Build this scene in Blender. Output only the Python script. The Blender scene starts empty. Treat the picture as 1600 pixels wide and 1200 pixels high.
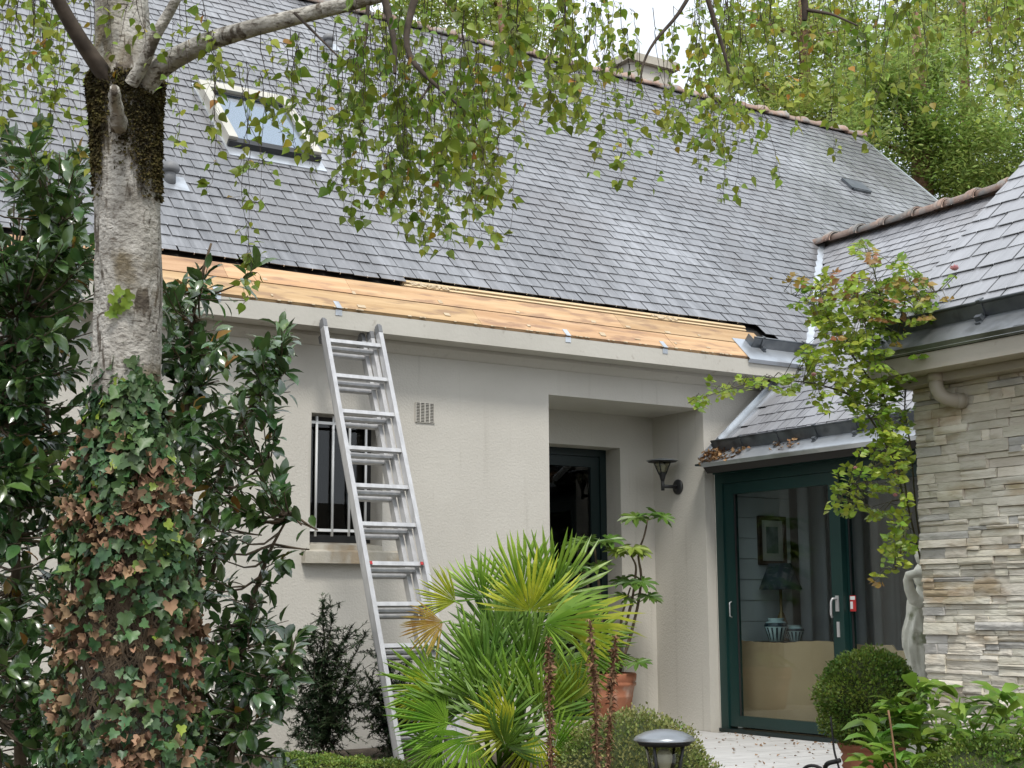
import bpy, math, random
import numpy as np
from mathutils import Matrix, Vector

# ------------------------------------------------------------------ camera, sky, sun, exposure
SC = bpy.context.scene
COL = SC.collection
FPX = 2249.0                                   # focal length in pixels of the 1600x1200 photograph
YAW, PITCH, ROLL = [math.radians(a) for a in (33.13, 8.905, -0.31)]
CAM = np.array([0.0, 0.0, 1.10])
FWD = np.array([math.sin(YAW) * math.cos(PITCH), math.cos(YAW) * math.cos(PITCH), math.sin(PITCH)])
_r = np.array([math.cos(YAW), -math.sin(YAW), 0.0]); _u = np.cross(_r, FWD)
RT = math.cos(ROLL) * _r + math.sin(ROLL) * _u
UP = -math.sin(ROLL) * _r + math.cos(ROLL) * _u
cd = bpy.data.cameras.new('camera'); cam = bpy.data.objects.new('camera', cd); COL.objects.link(cam)
cd.sensor_width = 36.0; cd.lens = FPX / 1600 * 36.0; cd.clip_start = 0.05; cd.clip_end = 2000
cam.matrix_world = Matrix(((RT[0], UP[0], -FWD[0], CAM[0]), (RT[1], UP[1], -FWD[1], CAM[1]), (RT[2], UP[2], -FWD[2], CAM[2]), (0, 0, 0, 1)))
SC.camera = cam

SUN_EL, SUN_AZ = math.radians(56), math.radians(205)      # azimuth clockwise from +Y
world = bpy.data.worlds.new('World'); SC.world = world; world.use_nodes = True
wn, wl = world.node_tree.nodes, world.node_tree.links
wn.clear()
sky = wn.new('ShaderNodeTexSky'); sky.sky_type = 'NISHITA'; sky.sun_disc = False
sky.sun_elevation = SUN_EL; sky.sun_rotation = SUN_AZ; sky.dust_density = 4.0; sky.air_density = 1.0
wtc = wn.new('ShaderNodeTexCoord')
wno = wn.new('ShaderNodeTexNoise'); wno.inputs['Scale'].default_value = 2.2; wno.inputs['Detail'].default_value = 6
wl.new(wtc.outputs['Generated'], wno.inputs['Vector'])
wrp = wn.new('ShaderNodeValToRGB')
wrp.color_ramp.elements[0].position = 0.30; wrp.color_ramp.elements[0].color = (6.6, 7.2, 8.0, 1)
wrp.color_ramp.elements[1].position = 0.70; wrp.color_ramp.elements[1].color = (9.0, 9.3, 9.7, 1)
wl.new(wno.outputs['Fac'], wrp.inputs['Fac'])
wmx = wn.new('ShaderNodeMix'); wmx.data_type = 'RGBA'; wmx.inputs['Factor'].default_value = 0.88
wl.new(sky.outputs['Color'], wmx.inputs[6]); wl.new(wrp.outputs['Color'], wmx.inputs[7])
wbg = wn.new('ShaderNodeBackground'); wbg.inputs['Strength'].default_value = 0.098
wl.new(wmx.outputs[2], wbg.inputs['Color'])
wo = wn.new('ShaderNodeOutputWorld'); wl.new(wbg.outputs[0], wo.inputs['Surface'])

sl = bpy.data.lights.new('sun', 'SUN'); sl.energy = 1.5; sl.angle = math.radians(12); sl.color = (1.0, 0.96, 0.90)
so = bpy.data.objects.new('sun', sl); COL.objects.link(so)
_sd = Vector((math.sin(SUN_AZ) * math.cos(SUN_EL), math.cos(SUN_AZ) * math.cos(SUN_EL), math.sin(SUN_EL)))
so.rotation_euler = _sd.to_track_quat('Z', 'Y').to_euler(); so.location = (0, -5, 20)
SC.view_settings.view_transform = 'Standard'; SC.view_settings.look = 'None'
SC.view_settings.exposure = 0.72; SC.view_settings.gamma = 1.0; SC.view_settings.use_curve_mapping = False

SC.cycles.max_bounces = 7; SC.cycles.diffuse_bounces = 3; SC.cycles.glossy_bounces = 3; SC.cycles.transmission_bounces = 4; SC.cycles.transparent_max_bounces = 10
SC.cycles.caustics_reflective = False; SC.cycles.caustics_refractive = False
rng = np.random.default_rng(11); random.seed(11)

# ------------------------------------------------------------------ helpers
def at(x, y, D): return CAM + D * (RT * (x - 800) / FPX + UP * (600 - y) / FPX + FWD)
def onplane(x, y, axis, v):
    d = RT * (x - 800) / FPX + UP * (600 - y) / FPX + FWD
    return CAM + d * (v - CAM[axis]) / d[axis]
def proj(P):
    v = np.atleast_2d(np.asarray(P, float)) - CAM
    z = v @ FWD
    return np.stack([800 + FPX * (v @ RT) / z, 600 - FPX * (v @ UP) / z, z], 1)
def unit(v): v = np.asarray(v, float); return v / (np.linalg.norm(v) + 1e-12)

class Buf:
    """collects polygons; build() makes one mesh"""
    def __init__(s): s.v = []; s.l = []; s.c = []; s.sm = []; s.mi = []; s.n = 0
    def add(s, verts, faces, smooth=False, mi=0):
        verts = np.asarray(verts, float)
        for f in faces: s.l.append(np.asarray(f) + s.n); 
        cnt = [len(f) for f in faces]
        s.c.append(np.array(cnt)); s.sm.append(np.full(len(cnt), smooth)); s.mi.append(np.full(len(cnt), mi))
        s.v.append(verts); s.n += len(verts)
    def addmany(s, tv, tf, A, p, smooth=True, mi=0):
        """template verts/faces placed with matrices A (n,3,3) and positions p (n,3)"""
        n = len(p)
        if n == 0: return
        k = len(tv)
        V = np.einsum('nij,kj->nki', A, np.asarray(tv, float)) + p[:, None, :]
        base = (np.arange(n) * k + s.n)[:, None]
        lf = np.concatenate([np.asarray(f) for f in tf])[None, :] + base
        s.l.append(lf.reshape(-1)); cnt = np.array([len(f) for f in tf])
        s.c.append(np.tile(cnt, n)); s.sm.append(np.full(n * len(cnt), smooth)); s.mi.append(np.full(n * len(cnt), mi))
        s.v.append(V.reshape(-1, 3)); s.n += n * k
    def box(s, c, h, R=None, mi=0):
        c = np.asarray(c, float); h = np.asarray(h, float)
        q = np.array([[-1, -1, -1], [1, -1, -1], [1, 1, -1], [-1, 1, -1], [-1, -1, 1], [1, -1, 1], [1, 1, 1], [-1, 1, 1]]) * h
        if R is not None: q = q @ np.asarray(R).T
        s.add(q + c, [(0, 3, 2, 1), (4, 5, 6, 7), (0, 1, 5, 4), (1, 2, 6, 5), (2, 3, 7, 6), (3, 0, 4, 7)], False, mi)
        return s
    def bx(s, a, b, mi=0):
        a = np.asarray(a, float); b = np.asarray(b, float)
        return s.box((a + b) / 2, np.abs(b - a) / 2, None, mi)
    def tube(s, pts, rad, seg=8, cap=True, mi=0, jit=0.0):
        pts = np.asarray(pts, float); n = len(pts); rad = np.broadcast_to(np.asarray(rad, float), (n,))
        T = np.gradient(pts, axis=0); T /= np.linalg.norm(T, axis=1)[:, None] + 1e-12
        ref = np.array([0, 0, 1.0]) if abs(T[0][2]) < 0.9 else np.array([1.0, 0, 0])
        N = unit(np.cross(T[0], ref)); V = []
        a = np.linspace(0, 2 * math.pi, seg, endpoint=False)
        for i in range(n):
            N = unit(N - T[i] * (N @ T[i])); B = np.cross(T[i], N)
            rr = rad[i] * (1 + (rng.normal(0, jit, seg) if jit else 0))
            V.append(pts[i] + (np.cos(a) * rr)[:, None] * N + (np.sin(a) * rr)[:, None] * B)
        V = np.concatenate(V); F = []
        for i in range(n - 1):
            for j in range(seg):
                k = (j + 1) % seg
                F.append((i * seg + j, i * seg + k, (i + 1) * seg + k, (i + 1) * seg + j))
        if cap: F.append(tuple(range(seg))[::-1]); F.append(tuple((n - 1) * seg + j for j in range(seg)))
        s.add(V, F, True, mi); return s
    def lathe(s, prof, c, seg=24, R=None, mi=0, smooth=True):
        """prof: list of (r, z)"""
        a = np.linspace(0, 2 * math.pi, seg, endpoint=False); V = []; F = []
        for r, z in prof: V.append(np.stack([np.cos(a) * r, np.sin(a) * r, np.full(seg, z)], 1))
        V = np.concatenate(V)
        if R is not None: V = V @ np.asarray(R).T
        for i in range(len(prof) - 1):
            for j in range(seg):
                k = (j + 1) % seg
                F.append((i * seg + j, i * seg + k, (i + 1) * seg + k, (i + 1) * seg + j))
        F.append(tuple(range(seg))[::-1]); m = (len(prof) - 1) * seg; F.append(tuple(m + j for j in range(seg)))
        s.add(V + np.asarray(c, float), F, smooth, mi); return s
    def mesh(s, name, mats, shift=None):
        me = bpy.data.meshes.new(name)
        V = np.concatenate(s.v) if s.v else np.zeros((0, 3))
        if shift is not None: V = V - np.asarray(shift)
        L = np.concatenate(s.l).astype(np.int32); c = np.concatenate(s.c).astype(np.int32)
        me.vertices.add(len(V)); me.vertices.foreach_set('co', V.astype(np.float32).ravel())
        me.loops.add(len(L)); me.loops.foreach_set('vertex_index', L)
        me.polygons.add(len(c)); st = np.concatenate([[0], np.cumsum(c)[:-1]]).astype(np.int32)
        me.polygons.foreach_set('loop_start', st); me.polygons.foreach_set('loop_total', c)
        me.polygons.foreach_set('use_smooth', np.concatenate(s.sm))
        me.polygons.foreach_set('material_index', np.concatenate(s.mi).astype(np.int32))
        for m in (mats if isinstance(mats, (list, tuple)) else [mats]): me.materials.append(m)
        me.update(calc_edges=True); me.validate(); return me

def newobj(name, data, parent=None, kind=None):
    o = bpy.data.objects.new(name, data); COL.objects.link(o)
    if parent is not None: o.parent = parent
    if kind: o['kind'] = kind
    return o
class Thing:
    def __init__(s, name, label, cat, base, group=None, kind=None):
        s.base = np.asarray(base, float)
        s.o = newobj(name, None); s.o.location = s.base; s.o.empty_display_size = 0.1
        s.o['label'] = label; s.o['category'] = cat
        if group: s.o['group'] = group
        if kind: s.o['kind'] = kind
    def part(s, name, buf, mat, parent=None, kind=None, label=None):
        o = newobj(name, buf.mesh(name, mat, s.base), parent or s.o, kind)
        if label: o['label'] = label
        return o
    def inst(s, name, me, M, parent=None):
        o = newobj(name, me, parent or s.o); o.matrix_local = Matrix.Translation(-Vector(s.base)) @ M
        return o
def single(name, label, cat, buf, mat, base, group=None, kind=None):
    o = newobj(name, buf.mesh(name, mat, base)); o.location = base
    if label: o['label'] = label
    if cat: o['category'] = cat
    if group: o['group'] = group
    if kind: o['kind'] = kind
    return o
def m44(A, p):
    return Matrix(((A[0][0], A[0][1], A[0][2], p[0]), (A[1][0], A[1][1], A[1][2], p[1]), (A[2][0], A[2][1], A[2][2], p[2]), (0, 0, 0, 1)))
def frames(Y, Nn, S):
    """matrices with local y along Y, z close to Nn, uniform scale S"""
    Y = Y / (np.linalg.norm(Y, axis=1)[:, None] + 1e-9)
    X = np.cross(Y, Nn); X /= np.linalg.norm(X, axis=1)[:, None] + 1e-9
    Z = np.cross(X, Y)
    return np.stack([X, Y, Z], 2) * np.asarray(S)[:, None, None]
def foliage(th, parent, tmpl, A, p, mat, n_ind, leaf='leaf', rest='foliage'):
    """the leaves that show largest become objects of their own, the others one part"""
    tv, tf = tmpl; n = len(p)
    q = proj(p); inside = (q[:, 0] > 0) & (q[:, 0] < 1600) & (q[:, 1] > 0) & (q[:, 1] < 1200) & (q[:, 2] > 0)
    size = np.where(inside, np.linalg.norm(A[:, :, 1], axis=1) / np.maximum(q[:, 2], 0.1), 0)
    order = np.argsort(-size); ind = [i for i in order[:n_ind] if size[i] > 0]
    if ind:
        b = Buf(); b.add(tv, tf, True); me = b.mesh(leaf, mat)
        for i in ind: th.inst(leaf, me, m44(A[i], p[i]), parent)
    rest_i = np.setdiff1d(np.arange(n), ind)
    if len(rest_i):
        b = Buf(); b.addmany(tv, tf, A[rest_i], p[rest_i])
        return th.part(rest, b, mat, parent, 'stuff')

# ------------------------------------------------------------------ materials
def nodes_of(m): return m.node_tree.nodes, m.node_tree.links
def mat(name, c1, c2=None, scale=6.0, rough=0.6, bump=0.0, bscale=40.0, spec=0.5, rnd=0.0, hue=0.0, transl=0.0, stretch=(1, 1, 1),
        metal=0.0, detail=5, c3=None, c3pos=0.62, c3scale=2.0, c3stretch=(1, 1, 1), coat=0.0, bstretch=None, contrast=(0.35, 0.65)):
    m = bpy.data.materials.new(name); m.use_nodes = True; N, L = nodes_of(m); N.clear()
    out = N.new('ShaderNodeOutputMaterial'); P = N.new('ShaderNodeBsdfPrincipled')
    geo = N.new('ShaderNodeNewGeometry'); oi = N.new('ShaderNodeObjectInfo')
    P.inputs['Roughness'].default_value = rough; P.inputs['Specular IOR Level'].default_value = spec
    P.inputs['Metallic'].default_value = metal; P.inputs['Coat Weight'].default_value = coat
    def vec(st):
        k = N.new('ShaderNodeVectorMath'); k.operation = 'MULTIPLY'; k.inputs[1].default_value = st
        L.new(geo.outputs['Position'], k.inputs[0]); return k.outputs[0]
    col = None
    if c2 is not None:
        nz = N.new('ShaderNodeTexNoise'); nz.inputs['Scale'].default_value = scale; nz.inputs['Detail'].default_value = detail
        L.new(vec(stretch), nz.inputs['Vector'])
        rp = N.new('ShaderNodeValToRGB'); rp.color_ramp.elements[0].position = contrast[0]; rp.color_ramp.elements[1].position = contrast[1]
        rp.color_ramp.elements[0].color = (*c1, 1); rp.color_ramp.elements[1].color = (*c2, 1)
        L.new(nz.outputs['Fac'], rp.inputs['Fac']); col = rp.outputs['Color']
    else:
        r = N.new('ShaderNodeRGB'); r.outputs[0].default_value = (*c1, 1); col = r.outputs[0]
    if c3 is not None:
        nz = N.new('ShaderNodeTexNoise'); nz.inputs['Scale'].default_value = c3scale; nz.inputs['Detail'].default_value = 6
        L.new(vec(c3stretch), nz.inputs['Vector'])
        mr = N.new('ShaderNodeMapRange'); mr.inputs['From Min'].default_value = c3pos - 0.06; mr.inputs['From Max'].default_value = c3pos + 0.08
        L.new(nz.outputs['Fac'], mr.inputs['Value'])
        mx = N.new('ShaderNodeMix'); mx.data_type = 'RGBA'; L.new(mr.outputs[0], mx.inputs['Factor'])
        L.new(col, mx.inputs[6]); mx.inputs[7].default_value = (*c3, 1); col = mx.outputs[2]
    if rnd or hue:
        ad = N.new('ShaderNodeMath'); ad.operation = 'ADD'; L.new(geo.outputs['Random Per Island'], ad.inputs[0]); L.new(oi.outputs['Random'], ad.inputs[1])
        fr = N.new('ShaderNodeMath'); fr.operation = 'FRACT'; L.new(ad.outputs[0], fr.inputs[0])
        hs = N.new('ShaderNodeHueSaturation')
        a = N.new('ShaderNodeMapRange'); a.inputs['To Min'].default_value = 1 - rnd; a.inputs['To Max'].default_value = 1 + rnd
        L.new(fr.outputs[0], a.inputs['Value']); L.new(a.outputs[0], hs.inputs['Value'])
        m7 = N.new('ShaderNodeMath'); m7.operation = 'MULTIPLY'; m7.inputs[1].default_value = 7.31; L.new(ad.outputs[0], m7.inputs[0])
        f7 = N.new('ShaderNodeMath'); f7.operation = 'FRACT'; L.new(m7.outputs[0], f7.inputs[0])
        h = N.new('ShaderNodeMapRange'); h.inputs['To Min'].default_value = 0.5 - hue; h.inputs['To Max'].default_value = 0.5 + hue
        L.new(f7.outputs[0], h.inputs['Value']); L.new(h.outputs[0], hs.inputs['Hue'])
        L.new(col, hs.inputs['Color']); col = hs.outputs[0]
    L.new(col, P.inputs['Base Color'])
    if bump:
        nb = N.new('ShaderNodeTexNoise'); nb.inputs['Scale'].default_value = bscale; nb.inputs['Detail'].default_value = 5
        L.new(vec(bstretch or stretch), nb.inputs['Vector'])
        b = N.new('ShaderNodeBump'); b.inputs['Strength'].default_value = bump; b.inputs['Distance'].default_value = 0.01
        L.new(nb.outputs['Fac'], b.inputs['Height']); L.new(b.outputs[0], P.inputs['Normal'])
    if transl:
        t = N.new('ShaderNodeBsdfTranslucent'); ms = N.new('ShaderNodeMixShader'); ms.inputs['Fac'].default_value = transl
        L.new(col, t.inputs['Color']); L.new(P.outputs[0], ms.inputs[1]); L.new(t.outputs[0], ms.inputs[2]); L.new(ms.outputs[0], out.inputs['Surface'])
    else: L.new(P.outputs[0], out.inputs['Surface'])
    m['p'] = 1
    return m
def glass_mat(name, tint=(0.9, 0.95, 0.95), ior=1.5, alpha=0.0):
    """thin pane: clear transmission with mirror reflection by angle"""
    m = bpy.data.materials.new(name); m.use_nodes = True; N, L = nodes_of(m); N.clear()
    out = N.new('ShaderNodeOutputMaterial'); tr = N.new('ShaderNodeBsdfTransparent'); gl = N.new('ShaderNodeBsdfGlossy')
    tr.inputs['Color'].default_value = (*tint, 1); gl.inputs['Roughness'].default_value = 0.01
    fr = N.new('ShaderNodeFresnel'); geo = N.new('ShaderNodeNewGeometry'); mf = N.new('ShaderNodeMapRange')
    mf.inputs['To Min'].default_value = ior; mf.inputs['To Max'].default_value = 1 / ior; L.new(geo.outputs['Backfacing'], mf.inputs['Value']); L.new(mf.outputs[0], fr.inputs['IOR'])
    mx = N.new('ShaderNodeMixShader'); L.new(fr.outputs[0], mx.inputs['Fac']); L.new(tr.outputs[0], mx.inputs[1]); L.new(gl.outputs[0], mx.inputs[2])
    L.new(mx.outputs[0], out.inputs['Surface']); return m

def slate_mat(name, st, c0=(0.092, 0.095, 0.101), c1=(0.178, 0.183, 0.193), c2=(0.340, 0.352, 0.374), cb=(0.150, 0.143, 0.144), nb=.6):
    m = mat(name, (0.080, 0.083, 0.092), None, rough=0.28, spec=1.0, rnd=0.08, bump=0.07, bscale=1.0, bstretch=(60, 25, 25))
    N, L = nodes_of(m); P = next(n for n in N if n.type == 'BSDF_PRINCIPLED'); hs = next(n for n in N if n.type == 'HUE_SAT'); geo = next(n for n in N if n.type == 'NEW_GEOMETRY')
    def nz(stv, sc, det=6, rough=.55):
        k = N.new('ShaderNodeVectorMath'); k.operation = 'MULTIPLY'; k.inputs[1].default_value = stv; L.new(geo.outputs['Position'], k.inputs[0])
        n = N.new('ShaderNodeTexNoise'); n.inputs['Scale'].default_value = sc; n.inputs['Detail'].default_value = det; n.inputs['Roughness'].default_value = rough; L.new(k.outputs[0], n.inputs['Vector']); return n.outputs['Fac']
    def mth(op, a, b):
        k = N.new('ShaderNodeMath'); k.operation = op
        for i, v in enumerate((a, b)):
            if isinstance(v, (int, float)): k.inputs[i].default_value = v
            else: L.new(v, k.inputs[i])
        return k.outputs[0]
    streak = nz(st, 1.0); broad = nz((1, 1, 1), .55, 4); fine = nz(tuple(2.6 * k for k in st), 1.0)
    v = mth('ADD', mth('ADD', mth('MULTIPLY', streak, .42), mth('MULTIPLY', broad, .40)), mth('MULTIPLY', fine, .18))
    r = N.new('ShaderNodeValToRGB'); e = r.color_ramp.elements; e[0].position = .36; e[1].position = .66; e[0].color = (*c0, 1); e[1].color = (*c2, 1)
    k = e.new(.50); k.color = (*c1, 1); L.new(v, r.inputs['Fac'])
    br = N.new('ShaderNodeMapRange'); br.inputs['From Min'].default_value = .50; br.inputs['From Max'].default_value = .66; br.inputs['To Max'].default_value = nb; L.new(nz((1, 1, 1), .8, 5), br.inputs['Value'])
    mx = N.new('ShaderNodeMix'); mx.data_type = 'RGBA'; L.new(br.outputs[0], mx.inputs['Factor']); L.new(r.outputs[0], mx.inputs[6]); mx.inputs[7].default_value = (*cb, 1)
    for l in list(hs.inputs['Color'].links): L.remove(l)
    L.new(mx.outputs[2], hs.inputs['Color'])
    rr = N.new('ShaderNodeMapRange'); rr.inputs['To Min'].default_value = .20; rr.inputs['To Max'].default_value = .38; L.new(streak, rr.inputs['Value']); L.new(rr.outputs[0], P.inputs['Roughness'])
    return m
MT = {}
MT['slate'] = slate_mat('slate', (14, 1.2, 1.2))
MT['slate_side'] = slate_mat('slate_side', (1.2, 14, 1.2), (0.18, 0.184, 0.197), (0.27, 0.276, 0.295), (0.37, 0.38, 0.405), (0.25, 0.24, 0.235), .5)  # paler base colour carries part of the sky's reflection on these roofs
MT['plaster'] = mat('plaster', (0.545, 0.522, 0.466), (0.595, 0.571, 0.512), scale=1.3, rough=0.92, bump=0.35, bscale=60, spec=0.2, c3=(0.50, 0.477, 0.422), c3pos=0.665, c3scale=2.0, c3stretch=(6, 6, .35))
MT['fascia'] = mat('fascia_paint', (0.50, 0.48, 0.425), (0.56, 0.54, 0.48), scale=2, rough=0.75, bump=0.2, bscale=30, spec=0.3, c3=(0.30, 0.26, 0.21), c3pos=0.70, c3scale=9)
MT['fascia_w'] = mat('cream_paint', (0.42, 0.39, 0.33), (0.50, 0.465, 0.40), scale=2, rough=0.7, bump=0.15, bscale=30, spec=0.3, c3=(0.22, 0.14, 0.09), c3pos=0.71, c3scale=11)
MT['wood'] = mat('raw_pine_board', (0.47, 0.29, 0.15), (0.60, 0.405, 0.23), scale=1.0, rough=0.8, rnd=0.14, hue=0.008, stretch=(1.2, 16, 16), bump=0.3, bscale=3, bstretch=(2, 30, 30), c3=(0.36, 0.225, 0.135), c3pos=0.57, c3scale=2.2, c3stretch=(1.6, 7, 7))
MT['batten'] = mat('batten_wood', (0.62, 0.46, 0.27), (0.74, 0.58, 0.36), scale=4, rough=0.85, stretch=(1, 12, 12))
MT['foam'] = mat('old_foam_sealant', (0.46, 0.36, 0.23), (0.58, 0.48, 0.34), scale=20, rough=0.9, bump=0.5, bscale=80)
MT['deck'] = mat('roof_underlay', (0.03, 0.027, 0.024), rough=0.9)
MT['zinc'] = mat('zinc_sheet', (0.52, 0.56, 0.60), (0.66, 0.70, 0.74), scale=3, rough=0.30, metal=0.65, bump=0.05, bscale=20, c3=(0.42, 0.44, 0.46), c3pos=0.58, c3scale=4)
MT['zinc_dark'] = mat('weathered_zinc', (0.10, 0.115, 0.13), (0.17, 0.185, 0.20), scale=6, rough=0.42, metal=0.55, c3=(0.07, 0.075, 0.08), c3pos=0.6, c3scale=7)
MT['zinc_mid'] = mat('grey_zinc_sheet', (0.22, 0.235, 0.25), (0.32, 0.335, 0.35), scale=5, rough=0.4, metal=0.6, c3=(0.17, 0.18, 0.18), c3pos=0.58, c3scale=6)
MT['hook'] = mat('steel_hook', (0.75, 0.75, 0.76), rough=0.3, metal=0.8)
MT['ridge'] = mat('old_terracotta_ridge', (0.30, 0.20, 0.155), (0.44, 0.33, 0.27), scale=7, rough=0.9, rnd=0.16, bump=0.5, bscale=35, c3=(0.30, 0.29, 0.27), c3pos=0.54, c3scale=6)
MT['pvc'] = mat('cream_pvc', (0.46, 0.42, 0.35), (0.50, 0.46, 0.39), scale=3, rough=0.45)
MT['green'] = mat('dark_green_lacquer', (0.006, 0.030, 0.027), (0.008, 0.037, 0.033), scale=2, rough=0.36, spec=0.5)
MT['greenblack'] = mat('very_dark_green_lacquer', (0.004, 0.014, 0.014), (0.006, 0.018, 0.018), scale=2, rough=0.4)
MT['black'] = mat('matt_black', (0.012, 0.013, 0.014), (0.02, 0.021, 0.022), scale=8, rough=0.5)
MT['blackrub'] = mat('black_rubber', (0.015, 0.015, 0.015), rough=0.7)
MT['glass'] = glass_mat('window_glass')
MT['glass_dark'] = glass_mat('tinted_glass', (0.55, 0.58, 0.58), 1.5)
MT['glass_sky'] = glass_mat('coated_roof_glass', (0.75, 0.85, 0.92), 4.2)
MT['sky_reflection'] = mat('pale_sky_reflection', (0.62, 0.74, 0.86), rough=0.8)  # bright sky reflection of the roof window, put into a flat colour
MT['alu'] = mat('brushed_aluminium', (0.46, 0.462, 0.465), (0.58, 0.582, 0.585), scale=5, rough=0.42, metal=0.40, stretch=(4, 4, 1), c3=(0.50, 0.50, 0.49), c3pos=0.63, c3scale=9, bump=0.08, bscale=40)
MT['aluframe'] = mat('beige_aluminium', (0.52, 0.50, 0.43), (0.60, 0.58, 0.50), scale=5, rough=0.42, metal=0.3)
MT['plastic_grey'] = mat('grey_plastic', (0.16, 0.165, 0.17), (0.21, 0.215, 0.22), scale=9, rough=0.55)
MT['white'] = mat('white_paint', (0.74, 0.75, 0.74), (0.80, 0.81, 0.80), scale=5, rough=0.45)
MT['sill'] = mat('stone_sill', (0.40, 0.37, 0.30), (0.52, 0.49, 0.42), scale=5, rough=0.9, bump=0.4, bscale=40, c3=(0.37, 0.30, 0.21), c3pos=0.60, c3scale=5, c3stretch=(1, 1, .4))
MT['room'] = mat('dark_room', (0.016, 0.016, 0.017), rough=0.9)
MT['terrace'] = mat('pale_terrace_board', (0.52, 0.52, 0.51), (0.64, 0.64, 0.63), scale=2.5, rough=0.75, rnd=0.05, stretch=(1, 14, 1), c3=(0.40, 0.39, 0.37), c3pos=0.64, c3scale=4)
MT['soil'] = mat('garden_soil', (0.045, 0.032, 0.022), (0.10, 0.075, 0.05), scale=14, rough=1.0, bump=0.8, bscale=30)
MT['terra'] = mat('terracotta', (0.32, 0.115, 0.06), (0.42, 0.175, 0.095), scale=5, rough=0.85, bump=0.2, bscale=30, c3=(0.45, 0.30, 0.23), c3pos=0.63, c3scale=6)
MT['birch_bark'] = None
MT['twig'] = mat('dark_twig', (0.038, 0.028, 0.020), (0.085, 0.065, 0.048), scale=20, rough=0.9)
MT['stem'] = mat('woody_stem', (0.09, 0.065, 0.042), (0.17, 0.125, 0.08), scale=16, rough=0.9, bump=0.4, bscale=60)
MT['rosestem'] = mat('rose_stem', (0.05, 0.06, 0.025), (0.11, 0.09, 0.05), scale=14, rough=0.8)
MT['birch_leaf'] = mat('birch_leaf', (0.15, 0.23, 0.026), (0.33, 0.40, 0.055), scale=1.3, rough=0.42, rnd=0.38, hue=0.030, transl=0.42, spec=0.45)
MT['birch_leaf_y'] = mat('yellowing_birch_leaf', (0.42, 0.36, 0.03), (0.40, 0.20, 0.04), scale=3, rough=0.5, rnd=0.3, hue=0.03, transl=0.42)
MT['camellia'] = mat('camellia_leaf', (0.042, 0.10, 0.030), (0.105, 0.185, 0.045), scale=3, rough=0.25, rnd=0.38, hue=0.02, transl=0.16, spec=1.0, coat=0.25)
MT['camellia_y'] = mat('yellowed_camellia_leaf', (0.36, 0.26, 0.03), (0.30, 0.12, 0.03), scale=4, rough=0.35, rnd=0.3, transl=0.2)
MT['ivy'] = mat('ivy_leaf', (0.034, 0.085, 0.034), (0.085, 0.155, 0.046), scale=6, rough=0.42, rnd=0.38, hue=0.03, transl=0.12, spec=0.45)
MT['ivy_dead'] = mat('dead_ivy_leaf', (0.20, 0.115, 0.065), (0.36, 0.235, 0.14), scale=6, rough=0.85, rnd=0.42, hue=0.015, transl=0.1)
MT['ivy_yel'] = mat('fresh_ivy_leaf', (0.15, 0.26, 0.03), (0.30, 0.38, 0.05), scale=9, rough=0.4, rnd=0.2, transl=0.3)
MT['rose'] = mat('rose_leaf', (0.17, 0.29, 0.026), (0.35, 0.44, 0.05), scale=2.5, rough=0.42, rnd=0.32, hue=0.025, transl=0.38)
MT['rose_red'] = mat('young_red_rose_leaf', (0.34, 0.28, 0.05), (0.32, 0.14, 0.06), scale=4, rough=0.45, rnd=0.3, hue=0.02, transl=0.35)
MT['petal'] = mat('pink_petal', (0.75, 0.36, 0.38), (0.85, 0.55, 0.55), scale=20, rough=0.6, transl=0.3)
MT['palm'] = mat('palm_frond', (0.14, 0.29, 0.028), (0.30, 0.46, 0.055), scale=4, rough=0.38, rnd=0.15, hue=0.012, transl=0.3, spec=0.5)
MT['palm_dark'] = mat('dark_palm_frond', (0.09, 0.195, 0.026), (0.18, 0.31, 0.045), scale=4, rough=0.4, rnd=0.15, transl=0.25)
MT['palm_y'] = mat('yellow_sunlit_frond', (0.30, 0.40, 0.03), (0.58, 0.60, 0.06), scale=9, rough=0.4, rnd=0.15, transl=0.35)  # yellowish fronds, with sunlit brightness also put into the colour
MT['palm_dead'] = mat('dry_palm_frond', (0.34, 0.20, 0.05), (0.45, 0.35, 0.08), scale=9, rough=0.7, rnd=0.2, transl=0.2)
MT['fatsia'] = mat('fatsia_leaf', (0.085, 0.175, 0.028), (0.15, 0.25, 0.045), scale=5, rough=0.35, rnd=0.25, hue=0.012, transl=0.25)
MT['fatsia_l'] = mat('pale_fatsia_leaf', (0.22, 0.31, 0.05), (0.30, 0.38, 0.08), scale=5, rough=0.4, rnd=0.2, transl=0.3)
MT['boxleaf'] = mat('box_leaf', (0.10, 0.185, 0.028), (0.23, 0.31, 0.055), scale=5, rough=0.45, rnd=0.45, hue=0.03, transl=0.2)
MT['boxleaf_v'] = mat('pale_box_leaf', (0.14, 0.22, 0.04), (0.38, 0.37, 0.14), scale=6, rough=0.5, rnd=0.4, hue=0.025, transl=0.25)
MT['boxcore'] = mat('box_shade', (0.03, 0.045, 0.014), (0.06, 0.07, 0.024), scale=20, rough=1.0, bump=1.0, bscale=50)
MT['yew'] = mat('yew_needle', (0.024, 0.052, 0.022), (0.052, 0.085, 0.032), scale=5, rough=0.5, rnd=0.4, hue=0.02, transl=0.1)
MT['peony'] = mat('peony_leaf', (0.11, 0.23, 0.028), (0.21, 0.33, 0.045), scale=4, rough=0.36, rnd=0.25, hue=0.02, transl=0.32)
MT['spike'] = mat('dry_brown_calyx', (0.17, 0.085, 0.045), (0.30, 0.18, 0.10), scale=15, rough=0.9, rnd=0.35, transl=0.15)
MT['moss'] = mat('trunk_moss', (0.045, 0.036, 0.012), (0.105, 0.085, 0.022), scale=20, rough=1.0, rnd=0.4, hue=0.02)
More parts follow.
